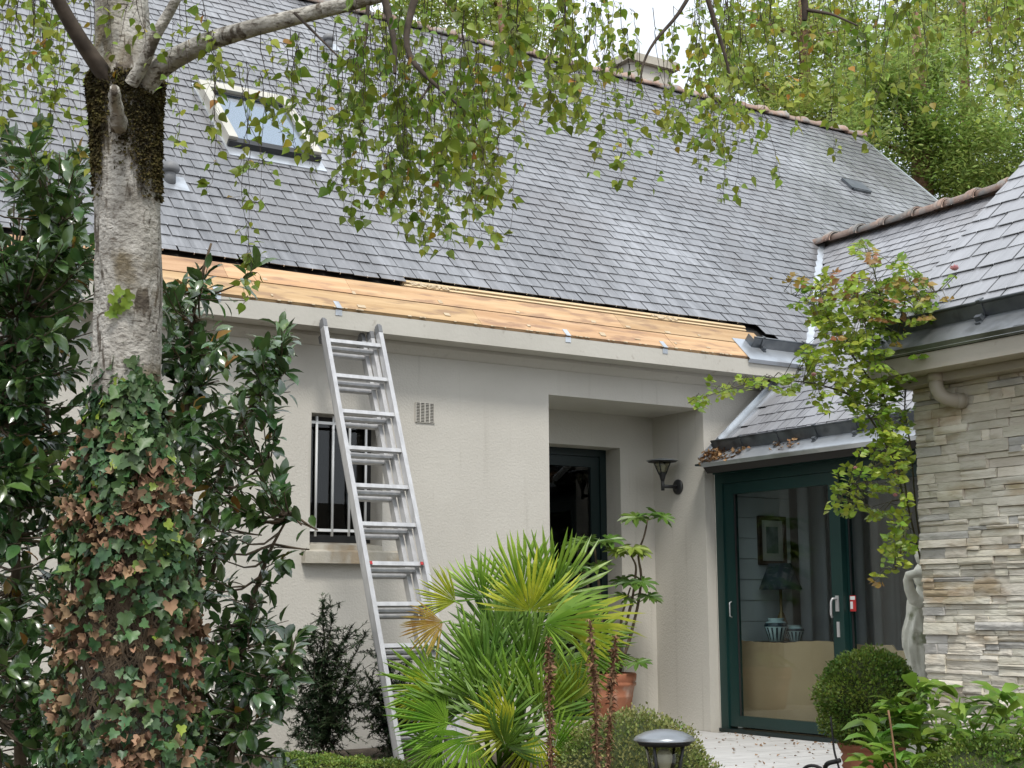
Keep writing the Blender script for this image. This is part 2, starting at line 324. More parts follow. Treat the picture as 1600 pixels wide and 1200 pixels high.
MT['conifer'] = mat('conifer_spray', (0.27, 0.37, 0.06), (0.46, 0.53, 0.15), scale=0.8, rough=0.6, rnd=0.4, hue=0.03, transl=0.55)
MT['conifer_d'] = mat('dark_conifer_spray', (0.22, 0.33, 0.06), (0.40, 0.50, 0.14), scale=0.8, rough=0.6, rnd=0.4, hue=0.025, transl=0.5)
MT['pinebark'] = mat('pine_bark', (0.16, 0.085, 0.05), (0.30, 0.18, 0.12), scale=6, rough=0.95, bump=0.6, bscale=12)
MT['statue'] = mat('weathered_cast_stone', (0.60, 0.60, 0.51), (0.76, 0.75, 0.66), scale=9, rough=0.95, bump=0.4, bscale=60, c3=(0.28, 0.30, 0.20), c3pos=0.63, c3scale=9)
MT['cardboard'] = mat('brown_card', (0.44, 0.30, 0.17), (0.52, 0.36, 0.21), scale=2, rough=0.9)
MT['panel'] = mat('grey_white_panelling', (0.56, 0.59, 0.58), (0.62, 0.64, 0.63), scale=2, rough=0.6)
MT['curtain'] = mat('grey_curtain', (0.34, 0.34, 0.35), (0.40, 0.40, 0.41), scale=3, rough=0.95)
MT['shade'] = mat('dark_blue_lampshade', (0.02, 0.035, 0.045), rough=0.8)
MT['brass'] = mat('dull_brass', (0.16, 0.11, 0.045), (0.24, 0.17, 0.07), scale=20, rough=0.4, metal=0.5)
MT['vase'] = mat('pale_blue_glaze', (0.42, 0.55, 0.55), (0.5, 0.62, 0.62), scale=10, rough=0.25)
MT['vase_d'] = mat('navy_glaze', (0.02, 0.04, 0.055), rough=0.25)
MT['darkwood'] = mat('dark_wood', (0.05, 0.03, 0.018), (0.09, 0.055, 0.03), scale=4, rough=0.5, stretch=(1, 1, 10))
MT['print'] = mat('green_print', (0.06, 0.10, 0.09), (0.20, 0.25, 0.22), scale=9, rough=0.5)
MT['card_w'] = mat('cream_mount', (0.45, 0.44, 0.38), rough=0.8)
MT['red'] = mat('red_label', (0.45, 0.03, 0.03), rough=0.4)
MT['bulb'] = mat('frosted_bulb', (0.72, 0.70, 0.62), rough=0.35)
MT['lampglass'] = glass_mat('lamp_glass', (0.86, 0.86, 0.80))
MT['lamp_top'] = mat('grey_lamp_hat', (0.26, 0.28, 0.30), (0.36, 0.38, 0.40), scale=8, rough=0.3, metal=0.6)
MT['deadleaf'] = mat('fallen_leaf', (0.16, 0.08, 0.035), (0.34, 0.21, 0.10), scale=12, rough=0.9, rnd=0.4)
def stone_mat():
    m = mat('split_stone', (0.66, 0.61, 0.505), (0.81, 0.77, 0.67), scale=5, rough=0.95, rnd=0.20, hue=0.012, bump=0.8, bscale=26, bstretch=(1, .8, 2.6), spec=0.2,
            c3=(0.52, 0.42, 0.29), c3pos=0.60, c3scale=3.2, c3stretch=(1, 1, 2.5))
    return m
MT['stone'] = stone_mat()
MT['stone_g'] = mat('grey_split_stone', (0.47, 0.46, 0.435), (0.63, 0.61, 0.57), scale=6, rough=0.95, rnd=0.14, bump=0.7, bscale=28, bstretch=(1, 1, 2.2), spec=0.2)
MT['mortar'] = mat('stone_backing', (0.26, 0.235, 0.19), (0.34, 0.31, 0.25), scale=8, rough=1.0)

def bark_mat():
    m = bpy.data.materials.new('birch_bark'); m.use_nodes = True; N, L = nodes_of(m); N.clear()
    out = N.new('ShaderNodeOutputMaterial'); P = N.new('ShaderNodeBsdfPrincipled'); geo = N.new('ShaderNodeNewGeometry')
    P.inputs['Roughness'].default_value = 0.85; P.inputs['Specular IOR Level'].default_value = 0.2
    def nz(st, sc, det=6):
        k = N.new('ShaderNodeVectorMath'); k.operation = 'MULTIPLY'; k.inputs[1].default_value = st; L.new(geo.outputs['Position'], k.inputs[0])
        n = N.new('ShaderNodeTexNoise'); n.inputs['Scale'].default_value = sc; n.inputs['Detail'].default_value = det; L.new(k.outputs[0], n.inputs['Vector']); return n.outputs['Fac']
    def ramp(f, a, b, ca, cb):
        r = N.new('ShaderNodeValToRGB'); e = r.color_ramp.elements; e[0].position = a; e[1].position = b; e[0].color = (*ca, 1); e[1].color = (*cb, 1); L.new(f, r.inputs['Fac']); return r.outputs[0]
    def mixc(f, a, b):
        x = N.new('ShaderNodeMix'); x.data_type = 'RGBA'; L.new(f, x.inputs['Factor']); L.new(a, x.inputs[6]); L.new(b, x.inputs[7]); return x.outputs[2]
    def mr(f, a, b):
        x = N.new('ShaderNodeMapRange'); x.inputs['From Min'].default_value = a; x.inputs['From Max'].default_value = b; L.new(f, x.inputs['Value']); return x.outputs[0]
    pale = ramp(nz((1, 1, .8), 14), .32, .68, (0.30, 0.28, 0.245), (0.60, 0.575, 0.52))
    fleck = nz((26, 26, 60), 1.7, 4); lent = nz((9, 9, 55), 1.5, 3)
    darkc = ramp(nz((1, 1, 1), 30), .3, .7, (0.075, 0.062, 0.050), (0.17, 0.145, 0.115))
    c = mixc(mr(fleck, .56, .68), pale, ramp(nz((1, 1, 1), 40), .3, .7, (0.17, 0.15, 0.125), (0.28, 0.255, 0.22)))
    c = mixc(mr(lent, .62, .70), c, darkc)
    crack = nz((17, 17, 3.4), 1.4, 7)
    c = mixc(mr(crack, .57, .63), c, darkc)
    blot = nz((1, 1, .7), 5.0, 6)
    c = mixc(mr(blot, .58, .68), c, ramp(nz((1, 1, 1), 22), .3, .7, (0.14, 0.115, 0.075), (0.26, 0.22, 0.15)))
    L.new(c, P.inputs['Base Color'])
    b = N.new('ShaderNodeBump'); b.inputs['Strength'].default_value = 0.9; b.inputs['Distance'].default_value = 0.012
    ad = N.new('ShaderNodeMath'); ad.operation = 'ADD'; L.new(crack, ad.inputs[0]); L.new(nz((30, 30, 40), 1.6), ad.inputs[1]); L.new(ad.outputs[0], b.inputs['Height'])
    L.new(b.outputs[0], P.inputs['Normal']); L.new(P.outputs[0], out.inputs['Surface']); return m
MT['birch_bark'] = bark_mat()

# ------------------------------------------------------------------ setting: ground and terrace
W = 10.17                                     # front wall of the main house lies in the plane y = W
def ground_z(x, y):
    bed = 1 / (1 + np.exp(-(y - 6.9) * 3.0))
    left = 1 / (1 + np.exp((x - 6.15) * 7))
    z = -0.45 + bed * (0.50 * left + 0.30 * (1 - left))
    return z + 0.02 * np.sin(x * 2.1) * np.cos(y * 1.7)
gx = np.concatenate([np.linspace(-400, -8, 12)[:-1], np.linspace(-8, 18, 105), np.linspace(18, 500, 14)[1:]])
gy = np.concatenate([np.linspace(-300, -6, 10)[:-1], np.linspace(-6, 20, 105), np.linspace(20, 600, 14)[1:]])
GX, GY = np.meshgrid(gx, gy); GZ = ground_z(GX, GY); nx_, ny_ = len(gx), len(gy)
b = Buf(); b.add(np.stack([GX.ravel(), GY.ravel(), GZ.ravel()], 1),
      [(j * nx_ + i, j * nx_ + i + 1, (j + 1) * nx_ + i + 1, (j + 1) * nx_ + i) for j in range(ny_ - 1) for i in range(nx_ - 1)], True)
single('ground', None, None, b, MT['soil'], (0, 0, 0), kind='structure')

b = Buf(); b.bx((6.25, 4.2, -0.5), (8.86, 10.16, -0.012)); b.bx((7.02, 10.16, -0.5), (8.755, 10.92, -0.0125))
terr = single('terrace', None, None, b, MT['mortar'], (7.5, 8.0, 0), kind='structure')
pb = Buf(); pb.bx((0.0015, 0.0015, -0.012), (1.1985, 0.1485, 0.0)); plank_me = pb.mesh('plank', MT['terrace'])
yy = 4.2; k = 0
while yy < 10.90:
    x0 = 6.25 - (k % 3) * 0.4
    lo = 6.25 if yy < 10.02 else 7.02; hi = 8.862 if yy < 10.02 else 8.752
    while x0 < hi:
        a, c = max(x0, lo), min(x0 + 1.2, hi)
        if c - a > 0.1:
            o = newobj('plank', plank_me, terr); o.location = (a - 7.5, yy - 8.0, random.uniform(-0.001, 0.001)); o.scale = ((c - a) / 1.2, 1, 1)
        x0 += 1.2
    yy += 0.15; k += 1

# ------------------------------------------------------------------ roof tools
class Plane:
    """a roof slope: u along the eave, s up the slope, n outward"""
    def __init__(s, P0, u, sl, ): s.P0 = np.asarray(P0, float); s.u = np.asarray(u, float); s.s = unit(sl); s.n = unit(np.cross(s.u, s.s)); s.n = s.n if s.n[2] > 0 else -s.n
    def p(s, u, t, n=0.0): return s.P0 + s.u * u + s.s * t + s.n * n
    def R(s): return np.stack([s.u, s.s, s.n], 1)
    def box(s, b, u0, u1, s0, s1, n0, n1, mi=0):
        b.box(s.p((u0 + u1) / 2, (s0 + s1) / 2, (n0 + n1) / 2), (abs(u1 - u0) / 2, abs(s1 - s0) / 2, abs(n1 - n0) / 2), s.R(), mi)
def slate_tmpl(seed):
    r = np.random.default_rng(seed); w = 0.1175
    j = r.uniform(-0.004, 0.004, 3); t = 0.0045
    bot = [(-w, j[0]), (0.0 + r.uniform(-.04, .04), j[1]), (w, j[2])]
    top = [(-w, 0.30), (w, 0.30)]
    def z(y): return 0.0175 - 0.050 * y
    V = [(x, y, z(y)) for x, y in bot + top] + [(x, y, z(y) - t) for x, y in bot + top]
    return np.array(V), [(0, 1, 2, 4, 3), (5, 6, 1, 0), (6, 7, 2, 1), (7, 9, 4, 2), (8, 5, 0, 3), (9, 8, 3, 4)]
SLT = [slate_tmpl(i) for i in range(6)]
def lay_slates(th, roof, pl, rows, u0, u1, keep, material, n_ind, base_n=0.03, w=0.245, visible=None):
    P, A, T = [], [], []; HK = []
    Rm = pl.R()
    for k, s0 in enumerate(rows):
        off = (0.5 if k % 2 else 0.0) * w + random.uniform(-.006, .006)
        u = u0 + off - w
        while u < u1 + w:
            le, ri = max(u, u0), min(u + w, u1); uc = (le + ri) / 2
            if ri - le > .07 and keep(uc, s0):
                a = random.gauss(0, 0.004); sx = random.uniform(0.97, 1.0) * (ri - le) / w
                if random.random() < 0.03: a += random.choice((-1, 1)) * 0.012
                Rz = np.array([[math.cos(a), -math.sin(a), 0], [math.sin(a), math.cos(a), 0], [0, random.gauss(0, .006), 1]])
                A.append(Rm @ Rz @ np.diag([sx, 1, 1])); P.append(pl.p(uc + random.gauss(0, .0015), s0 + random.gauss(0, 0.002), base_n + random.uniform(0, .003)))
                T.append(random.randrange(6)); HK.append(pl.p(uc, s0 - 0.004, base_n + 0.0175))
            u += w
    A = np.array(A); P = np.array(P); T = np.array(T); q = proj(P + pl.s * 0.07)
    ins = (q[:, 0] > 0) & (q[:, 0] < 1600) & (q[:, 1] > 0) & (q[:, 1] < 1200) & (q[:, 2] > 0)
    if visible is not None: ins &= visible(q)
    order = np.argsort(np.where(ins, q[:, 2], 1e9)); ind = [i for i in order[:n_ind] if ins[i]]
    mes = []
    for v, f in SLT: bb = Buf(); bb.add(v, f); mes.append(bb.mesh('slate', material))
    for i in ind: th.inst('slate', mes[T[i]], m44(A[i], P[i]), roof)
    rest = np.setdiff1d(np.arange(len(P)), ind); bb = Buf()
    for t in range(6):
        r = rest[T[rest] == t]; bb.addmany(*SLT[t], A[r], P[r], False)
    if len(rest): th.part('slates', bb, material, roof, 'stuff')
    hb = Buf(); hv = np.array([(-.0022, -.002, -.012), (.0022, -.002, -.012), (.0022, -.002, .004), (-.0022, -.002, .004), (.0022, .018, .003), (-.0022, .018, .003)])
    hb.addmany(hv, [(0, 1, 2, 3), (3, 2, 4, 5)], np.repeat(Rm[None], len(HK), 0), np.array(HK), False)
    th.part('slate_hooks', hb, MT['hook'], roof, 'stuff')
def gutter(th, pl, u0, u1, s0, name='gutter', h=0.105, step=0.48, bracket0=0.25, zinc=(0.0, 0.25), zu=None, zmat='zinc', uprim=True):
    """standing zinc gutter on the slope: apron sheet, upright board with rolled rim, strap brackets"""
    b = Buf(); z0, z1 = zu or (u0, u1)
    n = max(1, int(round((z1 - z0) / 1.0)))
    for i in range(n):
        a, c = z0 + (z1 - z0) * i / n, z0 + (z1 - z0) * (i + 1) / n
        pl.box(b, a, c + 0.004, zinc[0], zinc[1], 0.016 + 0.002 * (i % 2), 0.021 + 0.002 * (i % 2))
    pl.box(b, z0, z1, zinc[0] - 0.006, zinc[0], -0.022, 0.021)
    g = th.part('zinc_apron', b, MT[zmat])
    b = Buf(); t = 0.012
    R0 = pl.R(); tilt = -0.25
    Rt = R0 @ np.array([[1, 0, 0], [0, math.cos(tilt), -math.sin(tilt)], [0, math.sin(tilt), math.cos(tilt)]])
    c0 = pl.p((u0 + u1) / 2, s0, 0.021)
    b.box(c0 + Rt[:, 2] * h / 2, ((u1 - u0) / 2, 0.004, h / 2), Rt)
    b.tube([pl.p(u0, s0, 0.021) + Rt[:, 2] * (h + .004), pl.p(u1, s0, 0.021) + Rt[:, 2] * (h + .004)], 0.009, 8)
    for uu in (u0, u1): b.box(pl.p(uu, s0 + 0.05, 0.021) + Rt[:, 2] * h * .4, (0.004, 0.055, h * .4), R0)
    go = th.part(name, b, MT['zinc_dark'])
    u = u0 + bracket0
    while u < u1 - 0.02:
        b = Buf(); b.box(pl.p(u, s0 - 0.008, 0.021) + Rt[:, 2] * h * .5, (0.016, 0.004, h * .5), Rt)
        b.box(pl.p(u, s0 - 0.035, 0.026), (0.016, 0.035, 0.005), R0); b.box(pl.p(u, s0 - 0.04, 0.04), (0.02, 0.012, 0.014), R0)
        b.box(pl.p(u, s0 + 0.01, 0.021) + Rt[:, 2] * (h + .012), (0.012, 0.02, 0.004), Rt)
        th.part('bracket', b, MT['zinc_dark'], go); u += step
def ridge_tiles(th, parent, A, B, length=0.42, r=0.115, flat=0.75):
    A = np.asarray(A, float); B = np.asarray(B, float); d = unit(B - A); L = np.linalg.norm(B - A); n = int(L / length)
    side = unit(np.cross(d, (0, 0, 1)));  seg = 12; a = np.linspace(math.radians(-8), math.radians(188), seg); bb = Buf(); V = []; F = []
    prof = [(0.0, 1.0), (0.30, 1.06), (0.31, 1.22), (0.34, 1.30), (0.365, 1.20), (0.375, 1.34), (0.41, 1.38), (0.44, 1.30)]
    for y, k in prof:
        for t in (0, 0.018):
            V += [(math.cos(x) * (r * k - t), y, math.sin(x) * (r * k - t) * flat) for x in a]
    m = len(prof)
    idx = lambda i, t, j: (i * 2 + t) * seg + j
    for i in range(m - 1):
        for j in range(seg - 1):
            F.append((idx(i, 0, j), idx(i, 0, j + 1), idx(i + 1, 0, j + 1), idx(i + 1, 0, j)))
            F.append((idx(i, 1, j + 1), idx(i, 1, j), idx(i + 1, 1, j), idx(i + 1, 1, j + 1)))
        for j in (0, seg - 1): F.append((idx(i, 0, j), idx(i + 1, 0, j), idx(i + 1, 1, j), idx(i, 1, j)))
    for i in (0, m - 1):
        for j in range(seg - 1): F.append((idx(i, 0, j), idx(i, 1, j), idx(i, 1, j + 1), idx(i, 0, j + 1)))
    bb.add(V, F, True); me = bb.mesh('ridge_tile', MT['ridge'])
    for i in range(n):
        X = side + np.array([0, 0, random.gauss(0, .02)]); Y = d + np.array([0, 0, random.gauss(0, .006)])
        th.inst('ridge_tile', me, m44(np.stack([X, Y, (0, 0, 1)], 1), A + d * i * L / n + np.array([0, 0, random.gauss(0, .005)])), parent)
def wall_grid(b, O, u, v, nrm, us, vs, openings, depth, mi=0):
    """flat wall with rectangular openings and their reveals; O origin, depth goes along -nrm"""
    O, u, v, nrm = [np.asarray(k, float) for k in (O, u, v, nrm)]
    us = sorted(set(us + [k for o in openings for k in o[:2]])); vs = sorted(set(vs + [k for o in openings for k in o[2:4]]))
    flip = np.cross(u, v) @ nrm < 0
    def quad(*p): b.add(np.array(p), [(0, 1, 2, 3)], False, mi)
    for i in range(len(us) - 1):
        for j in range(len(vs) - 1):
            cu, cv = (us[i] + us[i + 1]) / 2, (vs[j] + vs[j + 1]) / 2
            if any(o[0] < cu < o[1] and o[2] < cv < o[3] for o in openings): continue
            q = [O + u * us[i] + v * vs[j], O + u * us[i + 1] + v * vs[j], O + u * us[i + 1] + v * vs[j + 1], O + u * us[i] + v * vs[j + 1]]
            quad(*(q[::-1] if flip else q))
    for o in openings:
        d = -nrm * (o[4] if len(o) > 4 else depth)
        c = [O + u * o[0] + v * o[2], O + u * o[1] + v * o[2], O + u * o[1] + v * o[3], O + u * o[0] + v * o[3]]
        for i in range(4):
            a, e = c[i], c[(i + 1) % 4]; quad(a, e, e + d, a + d)

# ------------------------------------------------------------------ main house
PIT = math.radians(44); YE, ZE = W - 0.30, 3.406
RM = Plane((0, YE, ZE), (1, 0, 0), (0, math.cos(PIT), math.sin(PIT)))
LR = 6.93                                                       # slope length to the ridge
XV = 16.05                                                      # verge
H = Thing('main_house', 'low pale plaster house with steep slate roof and stripped eaves', 'house', (7, W, 0))
X1 = 8.866; AE, AZ, AR = 8.60, 2.392, 12.03; TA = math.tan(math.radians(40)); ARZ = AZ + (AR - AE) * TA
def z_wing(x): return AZ + (x - AE) * TA
WX0, WX1, WZ0, WZ1 = 4.770, 5.400, 1.600, 2.628
AX0, AX1, AZT, AYB = 7.015, 8.761, 2.941, 10.923
b = Buf(); wall_grid(b, (0, W, 0), (1, 0, 0), (0, 0, 1), (0, -1, 0), [-3, XV], [-0.6, 3.345], [(WX0, WX1, WZ0, WZ1, 0.30), (AX0, AX1, -0.02, AZT, 0.0)], 0.3)
b.add([(-3, W, -.6), (-3, 19, -.6), (-3, 19, 3.3), (-3, W, 3.3), (XV, W, -.6), (XV, 19.8, -.6), (XV, 19.8, 3.3), (XV, W, 3.3), (XV, 14.87, 8.1)], [(0, 1, 2, 3), (4, 5, 6, 8, 7)])
wall = H.part('wall', b, MT['plaster'])
DX0, DX1, DZ1, DY = 7.40, 8.36, 2.622, 11.15
b = Buf(); wall_grid(b, (0, AYB, 0), (1, 0, 0), (0, 0, 1), (0, -1, 0), [AX0, AX1], [-0.02, AZT], [(DX0, DX1, 0.10, DZ1, 0.24)], 0.24)
for x, s in ((AX0, 1), (AX1, -1)): b.add([(x, W, -.02), (x, AYB, -.02), (x, AYB, AZT), (x, W, AZT)], [(0, 1, 2, 3)])
b.add([(AX0, W, AZT), (AX1, W, AZT), (AX1, AYB, AZT), (AX0, AYB, AZT)], [(0, 1, 2, 3)])
H.part('porch_recess', b, MT['plaster'])
b = Buf(); b.bx((7.25, 10.40, -0.02), (8.46, 10.918, 0.135)); H.part('doorstep', b, MT['sill'])
# dark rooms behind the openings
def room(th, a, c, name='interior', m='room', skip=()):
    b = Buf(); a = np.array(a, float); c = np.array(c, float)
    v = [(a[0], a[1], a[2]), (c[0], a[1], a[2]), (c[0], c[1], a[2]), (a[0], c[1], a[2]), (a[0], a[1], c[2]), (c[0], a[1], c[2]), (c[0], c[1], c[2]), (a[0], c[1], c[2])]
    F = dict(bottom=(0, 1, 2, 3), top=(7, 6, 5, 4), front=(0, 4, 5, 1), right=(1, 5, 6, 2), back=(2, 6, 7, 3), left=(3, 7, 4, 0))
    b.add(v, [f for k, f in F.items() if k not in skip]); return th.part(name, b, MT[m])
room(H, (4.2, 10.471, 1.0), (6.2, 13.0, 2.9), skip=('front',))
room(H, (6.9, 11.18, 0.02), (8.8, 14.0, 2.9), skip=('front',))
# window: frame, pane, bars, sill
fy = 10.375
b = Buf(); fw = 0.055
b.bx((WX0, fy, WZ0), (WX0 + fw, fy + .06, WZ1)); b.bx((WX1 - fw, fy, WZ0), (WX1, fy + .06, WZ1)); b.bx((WX0 + fw, fy, WZ1 - fw), (WX1 - fw, fy + .06, WZ1)); b.bx((WX0 + fw, fy, WZ0), (WX1 - fw, fy + .06, WZ0 + .09))
win = H.part('window', b, MT['black'], label='small dark window behind white bars')
b = Buf(); b.bx((WX0 + fw, fy + .025, WZ0 + .09), (WX1 - fw, fy + .032, WZ1 - fw)); H.part('pane', b, MT['glass_dark'], win)
by = 10.225
for px_ in (494.5, 520.5, 546.5, 572.0):
    t, c = onplane(px_, 650, 1, by), onplane(px_ - 1.2, 838, 1, by); x = (t[0] + c[0]) / 2
    b = Buf(); b.tube([(x, by, c[2]), (x, by, t[2])], 0.0105, 8); H.part('bar', b, MT['white'], win)
for py in (662.5, 829.0):
    z = onplane(530, py, 1, by)[2]; b = Buf(); b.bx((WX0 + .002, by - .005, z - .011), (WX1 - .002, by + .005, z + .011)); H.part('rail', b, MT['white'], win)
b = Buf()
V = [(4.703, W - .075, 1.459), (5.573, W - .075, 1.459), (5.573, W - .003, 1.459), (4.703, W - .003, 1.459), (4.703, W - .075, 1.548), (5.573, W - .075, 1.548), (5.573, W - .003, 1.566), (4.703, W - .003, 1.566)]
b.add(V, [(0, 3, 2, 1), (4, 5, 6, 7), (0, 1, 5, 4), (1, 2, 6, 5), (3, 0, 4, 7)])
b.add([(WX0 + .001, W - .004, 1.603), (WX1 - .001, W - .004, 1.603), (WX1 - .001, fy, 1.63), (WX0 + .001, fy, 1.63), (WX0 + .001, W - .004, 1.56), (WX1 - .001, W - .004, 1.56)], [(0, 1, 2, 3), (4, 5, 1, 0)])
H.part('window_sill', b, MT['sill'])
# ventilation grille
b = Buf(); gx0, gx1, gz0, gz1 = 5.694, 5.866, 2.614, 2.775; gyy = W - .012
for i in range(5): x = gx0 + (gx1 - gx0) * i / 4; b.bx((x - .0045, gyy, gz0), (x + .0045, W - .001, gz1))
for i in range(14): z = gz0 + (gz1 - gz0) * i / 13; b.bx((gx0, gyy + .001, z - .0024), (gx1, W - .002, z + .0024))
vg = H.part('vent_grille', b, MT['plaster'])
b = Buf(); b.bx((gx0, W - .0025, gz0), (gx1, W - .0012, gz1)); H.part('vent_backing', b, MT['room'], vg)
# entrance door
b = Buf()
b.bx((DX0, DY, .10), (DX0 + .07, DY + .08, DZ1)); b.bx((DX1 - .07, DY, .10), (DX1, DY + .08, DZ1)); b.bx((DX0 + .07, DY, DZ1 - .07), (DX1 - .07, DY + .08, DZ1))
dr = H.part('entrance_door', b, MT['greenblack'], label='very dark green glazed entrance door')
b = Buf(); e = .002
b.bx((DX0 + .07 + e, DY + .02, .11), (DX0 + .17, DY + .07, DZ1 - .072)); b.bx((DX1 - .17, DY + .02, .11), (DX1 - .07 - e, DY + .07, DZ1 - .072)); b.bx((DX0 + .17, DY + .02, DZ1 - .17), (DX1 - .17, DY + .07, DZ1 - .072)); b.bx((DX0 + .17, DY + .02, .11), (DX1 - .17, DY + .07, .72))
H.part('door_leaf', b, MT['greenblack'], dr)
b = Buf(); b.bx((DX0 + .17, DY + .04, .72), (DX1 - .17, DY + .047, DZ1 - .17)); H.part('pane', b, MT['glass_dark'], dr)
# cornice: plain concrete band and stepped mouldings below it
b = Buf(); b.bx((-3, YE, 3.252), (9.78, W - .002, ZE - .012)); H.part('fascia', b, MT['fascia'])
b = Buf(); V = [(x, y, z) for x in (-3, 9.70) for y, z in ((W - .09, 3.251), (W - .09, 3.222), (W - .055, 3.200), (W - .02, 3.168), (W - .001, 3.160), (W - .001, 3.251))]; b.add(V, [(i, i + 1, 7 + i, 6 + i) for i in range(4)] + [(6, 7, 8, 9, 10, 11)]); H.part('moulding', b, MT['plaster'])
# roof carcass
b = Buf(); RM.box(b, -3, XV, 0.0, LR, -0.16, -0.017)
RB = Plane((0, 2 * (YE + LR * math.cos(PIT)) - YE, ZE), (1, 0, 0), (0, -math.cos(PIT), math.sin(PIT))); RB.box(b, -3, XV, 0, LR, -0.16, -0.017)
roof = H.part('roof', b, MT['deck'])
# stripped eaves: pine boards
seams = [0.0, 0.236, 0.462]
for r in range(2):
    cuts = [-2.98, -.4 + .6 * r, 1.2, 3.3 + .7 * r, 6.15 - 1.1 * r, 8.2 - .45 * r, 9.33 + .12 * r]
    for i in range(len(cuts) - 1):
        b = Buf(); RM.box(b, cuts[i] + .0015, cuts[i + 1] - .0015, seams[r] + .006, seams[r + 1] - .006, -0.016, 0.010 + .003 * r + random.uniform(0, .002)); H.part('board', b, MT['wood'], roof)
for (s0, s1, n0, n1, u0, u1) in ((.470, .492, -.016, .020, 5.60, 9.36), (.516, .548, -.016, .026, 5.60, 9.38)):
    b = Buf(); RM.box(b, u0, u1, s0, s1, n0, n1); H.part('batten', b, MT['batten'], roof)
# pale marks of the removed gutter straps, foam remnants and lead clips
for px_, py in ((336, 452), (530, 484), (884, 521), (1040, 545)):
    d = RT * (px_ - 800) / FPX + UP * (600 - py) / FPX + FWD; t = ((RM.P0 - CAM) @ RM.n) / (d @ RM.n); u = (CAM + d * t)[0]
    b = Buf(); RM.box(b, u - .024, u + .024, -.01, .085, .012, .0155); b.box((u, YE - .003, ZE - .03), (.028, .002, .022)); H.part('clip', b, MT['zinc'], roof)
b = Buf()
for u in (4.3, 5.05, 5.85, 6.62, 7.42, 7.80, 8.25, 8.62): 
    for k in range(2):
        s = .05 + .2 * k + random.uniform(-.02, .02); RM.box(b, u - .012 + random.uniform(-.02, .02), u + .012 + random.uniform(-.01, .03), s, s + random.uniform(.01, .05), .0125, .0155 + random.uniform(0, .004))
for k in range(60):
    u = random.uniform(4, 9.0); RM.box(b, u, u + random.uniform(.01, .04), -.004, random.uniform(.003, .012), .008, .014)
for c in (5.75, 5.85, 6.0, 8.3, 8.42):
    for k in range(22):
        u = c + random.gauss(0, .05); RM.box(b, u, u + random.uniform(.01, .03), .49 + random.uniform(-.02, .02), .515 + random.uniform(-.01, .02), .0, .022 + random.uniform(0, .01))
H.part('sealant_remnants', b, MT['foam'], roof, 'stuff')
# slates
rows = [0.486] + [0.565 - .306 + .153 * k for k in range(0, 43)]
def keep(u, s):
    if s < 0.5 and s > 0.48: return u < 5.62
    if s < 0.30: return 9.62 < u < 11.2
    if s < 0.45: return 9.46 < u < 11.4
    if s + .153 > LR: return False
    P = RM.p(u, s + .08); return P[2] > ARZ - abs(P[0] - AR) * TA + (.05 if P[0] < AR else -.1)
lay_slates(H, roof, RM, rows, -2.95, XV - .05, keep, MT['slate'], 300, visible=lambda q: (q[:, 0] > 255) & (q[:, 0] < 1300) & ((q[:, 0] < 300) | (q[:, 0] > 500) | (q[:, 1] > 260)))
rz = ZE + LR * math.sin(PIT); ry = YE + LR * math.cos(PIT)
ridge_tiles(H, roof, (-2.98, ry, rz - .01), (XV + .02, ry, rz - .01), length=.40)
b = Buf(); RM.box(b, XV - .03, XV + .02, .2, LR - .05, -.16, .04); H.part('verge_strip', b, MT['zinc'], roof)
# short length of gutter left at the inner corner
gutter(H, RM, 9.22, 10.72, 0.175, bracket0=.12, step=.52, zinc=(-.035, .30), zu=(9.06, 10.8), h=.095)
# skylight
u0, u1, s0, s1 = 4.585, 5.485, 2.49, 3.62
b = Buf(); RM.box(b, u0 - .02, u1 + .02, s0 - .19, s1 + .09, .034, .055); fl = H.part('skylight', b, MT['zinc'], label='open-framed roof window reflecting the sky')
b = Buf(); f = .085
RM.box(b, u0, u0 + f, s0, s1, .055, .145); RM.box(b, u1 - f, u1, s0, s1, .055, .145); RM.box(b, u0 + f, u1 - f, s1 - .13, s1, .055, .150); 
H.part('frame', b, MT['aluframe'], fl)
b = Buf(); RM.box(b, u0 + .001, u1 - .001, s0 - .035, s0 + .012, .056, .112); RM.box(b, u0 + f, u1 - f, s0 + .0115, s0 + .06, .056, .111); H.part('bottom_sash', b, MT['black'], fl)
b = Buf(); RM.box(b, u0 + f, u1 - f, s1 - .175, s1 - .131, .056, .118); H.part('top_sash', b, MT['black'], fl)
b = Buf(); RM.box(b, u0 + f, u1 - f, s0 + .061, s1 - .176, .104, .110); H.part('pane', b, MT['glass_sky'], fl)
b = Buf(); RM.box(b, u0 + f, u1 - f, s0 + .061, s1 - .176, .058, .062); H.part('sky_reflection', b, MT['sky_reflection'], fl)  # added pale blue sheet under the pane, coloured like the reflected sky
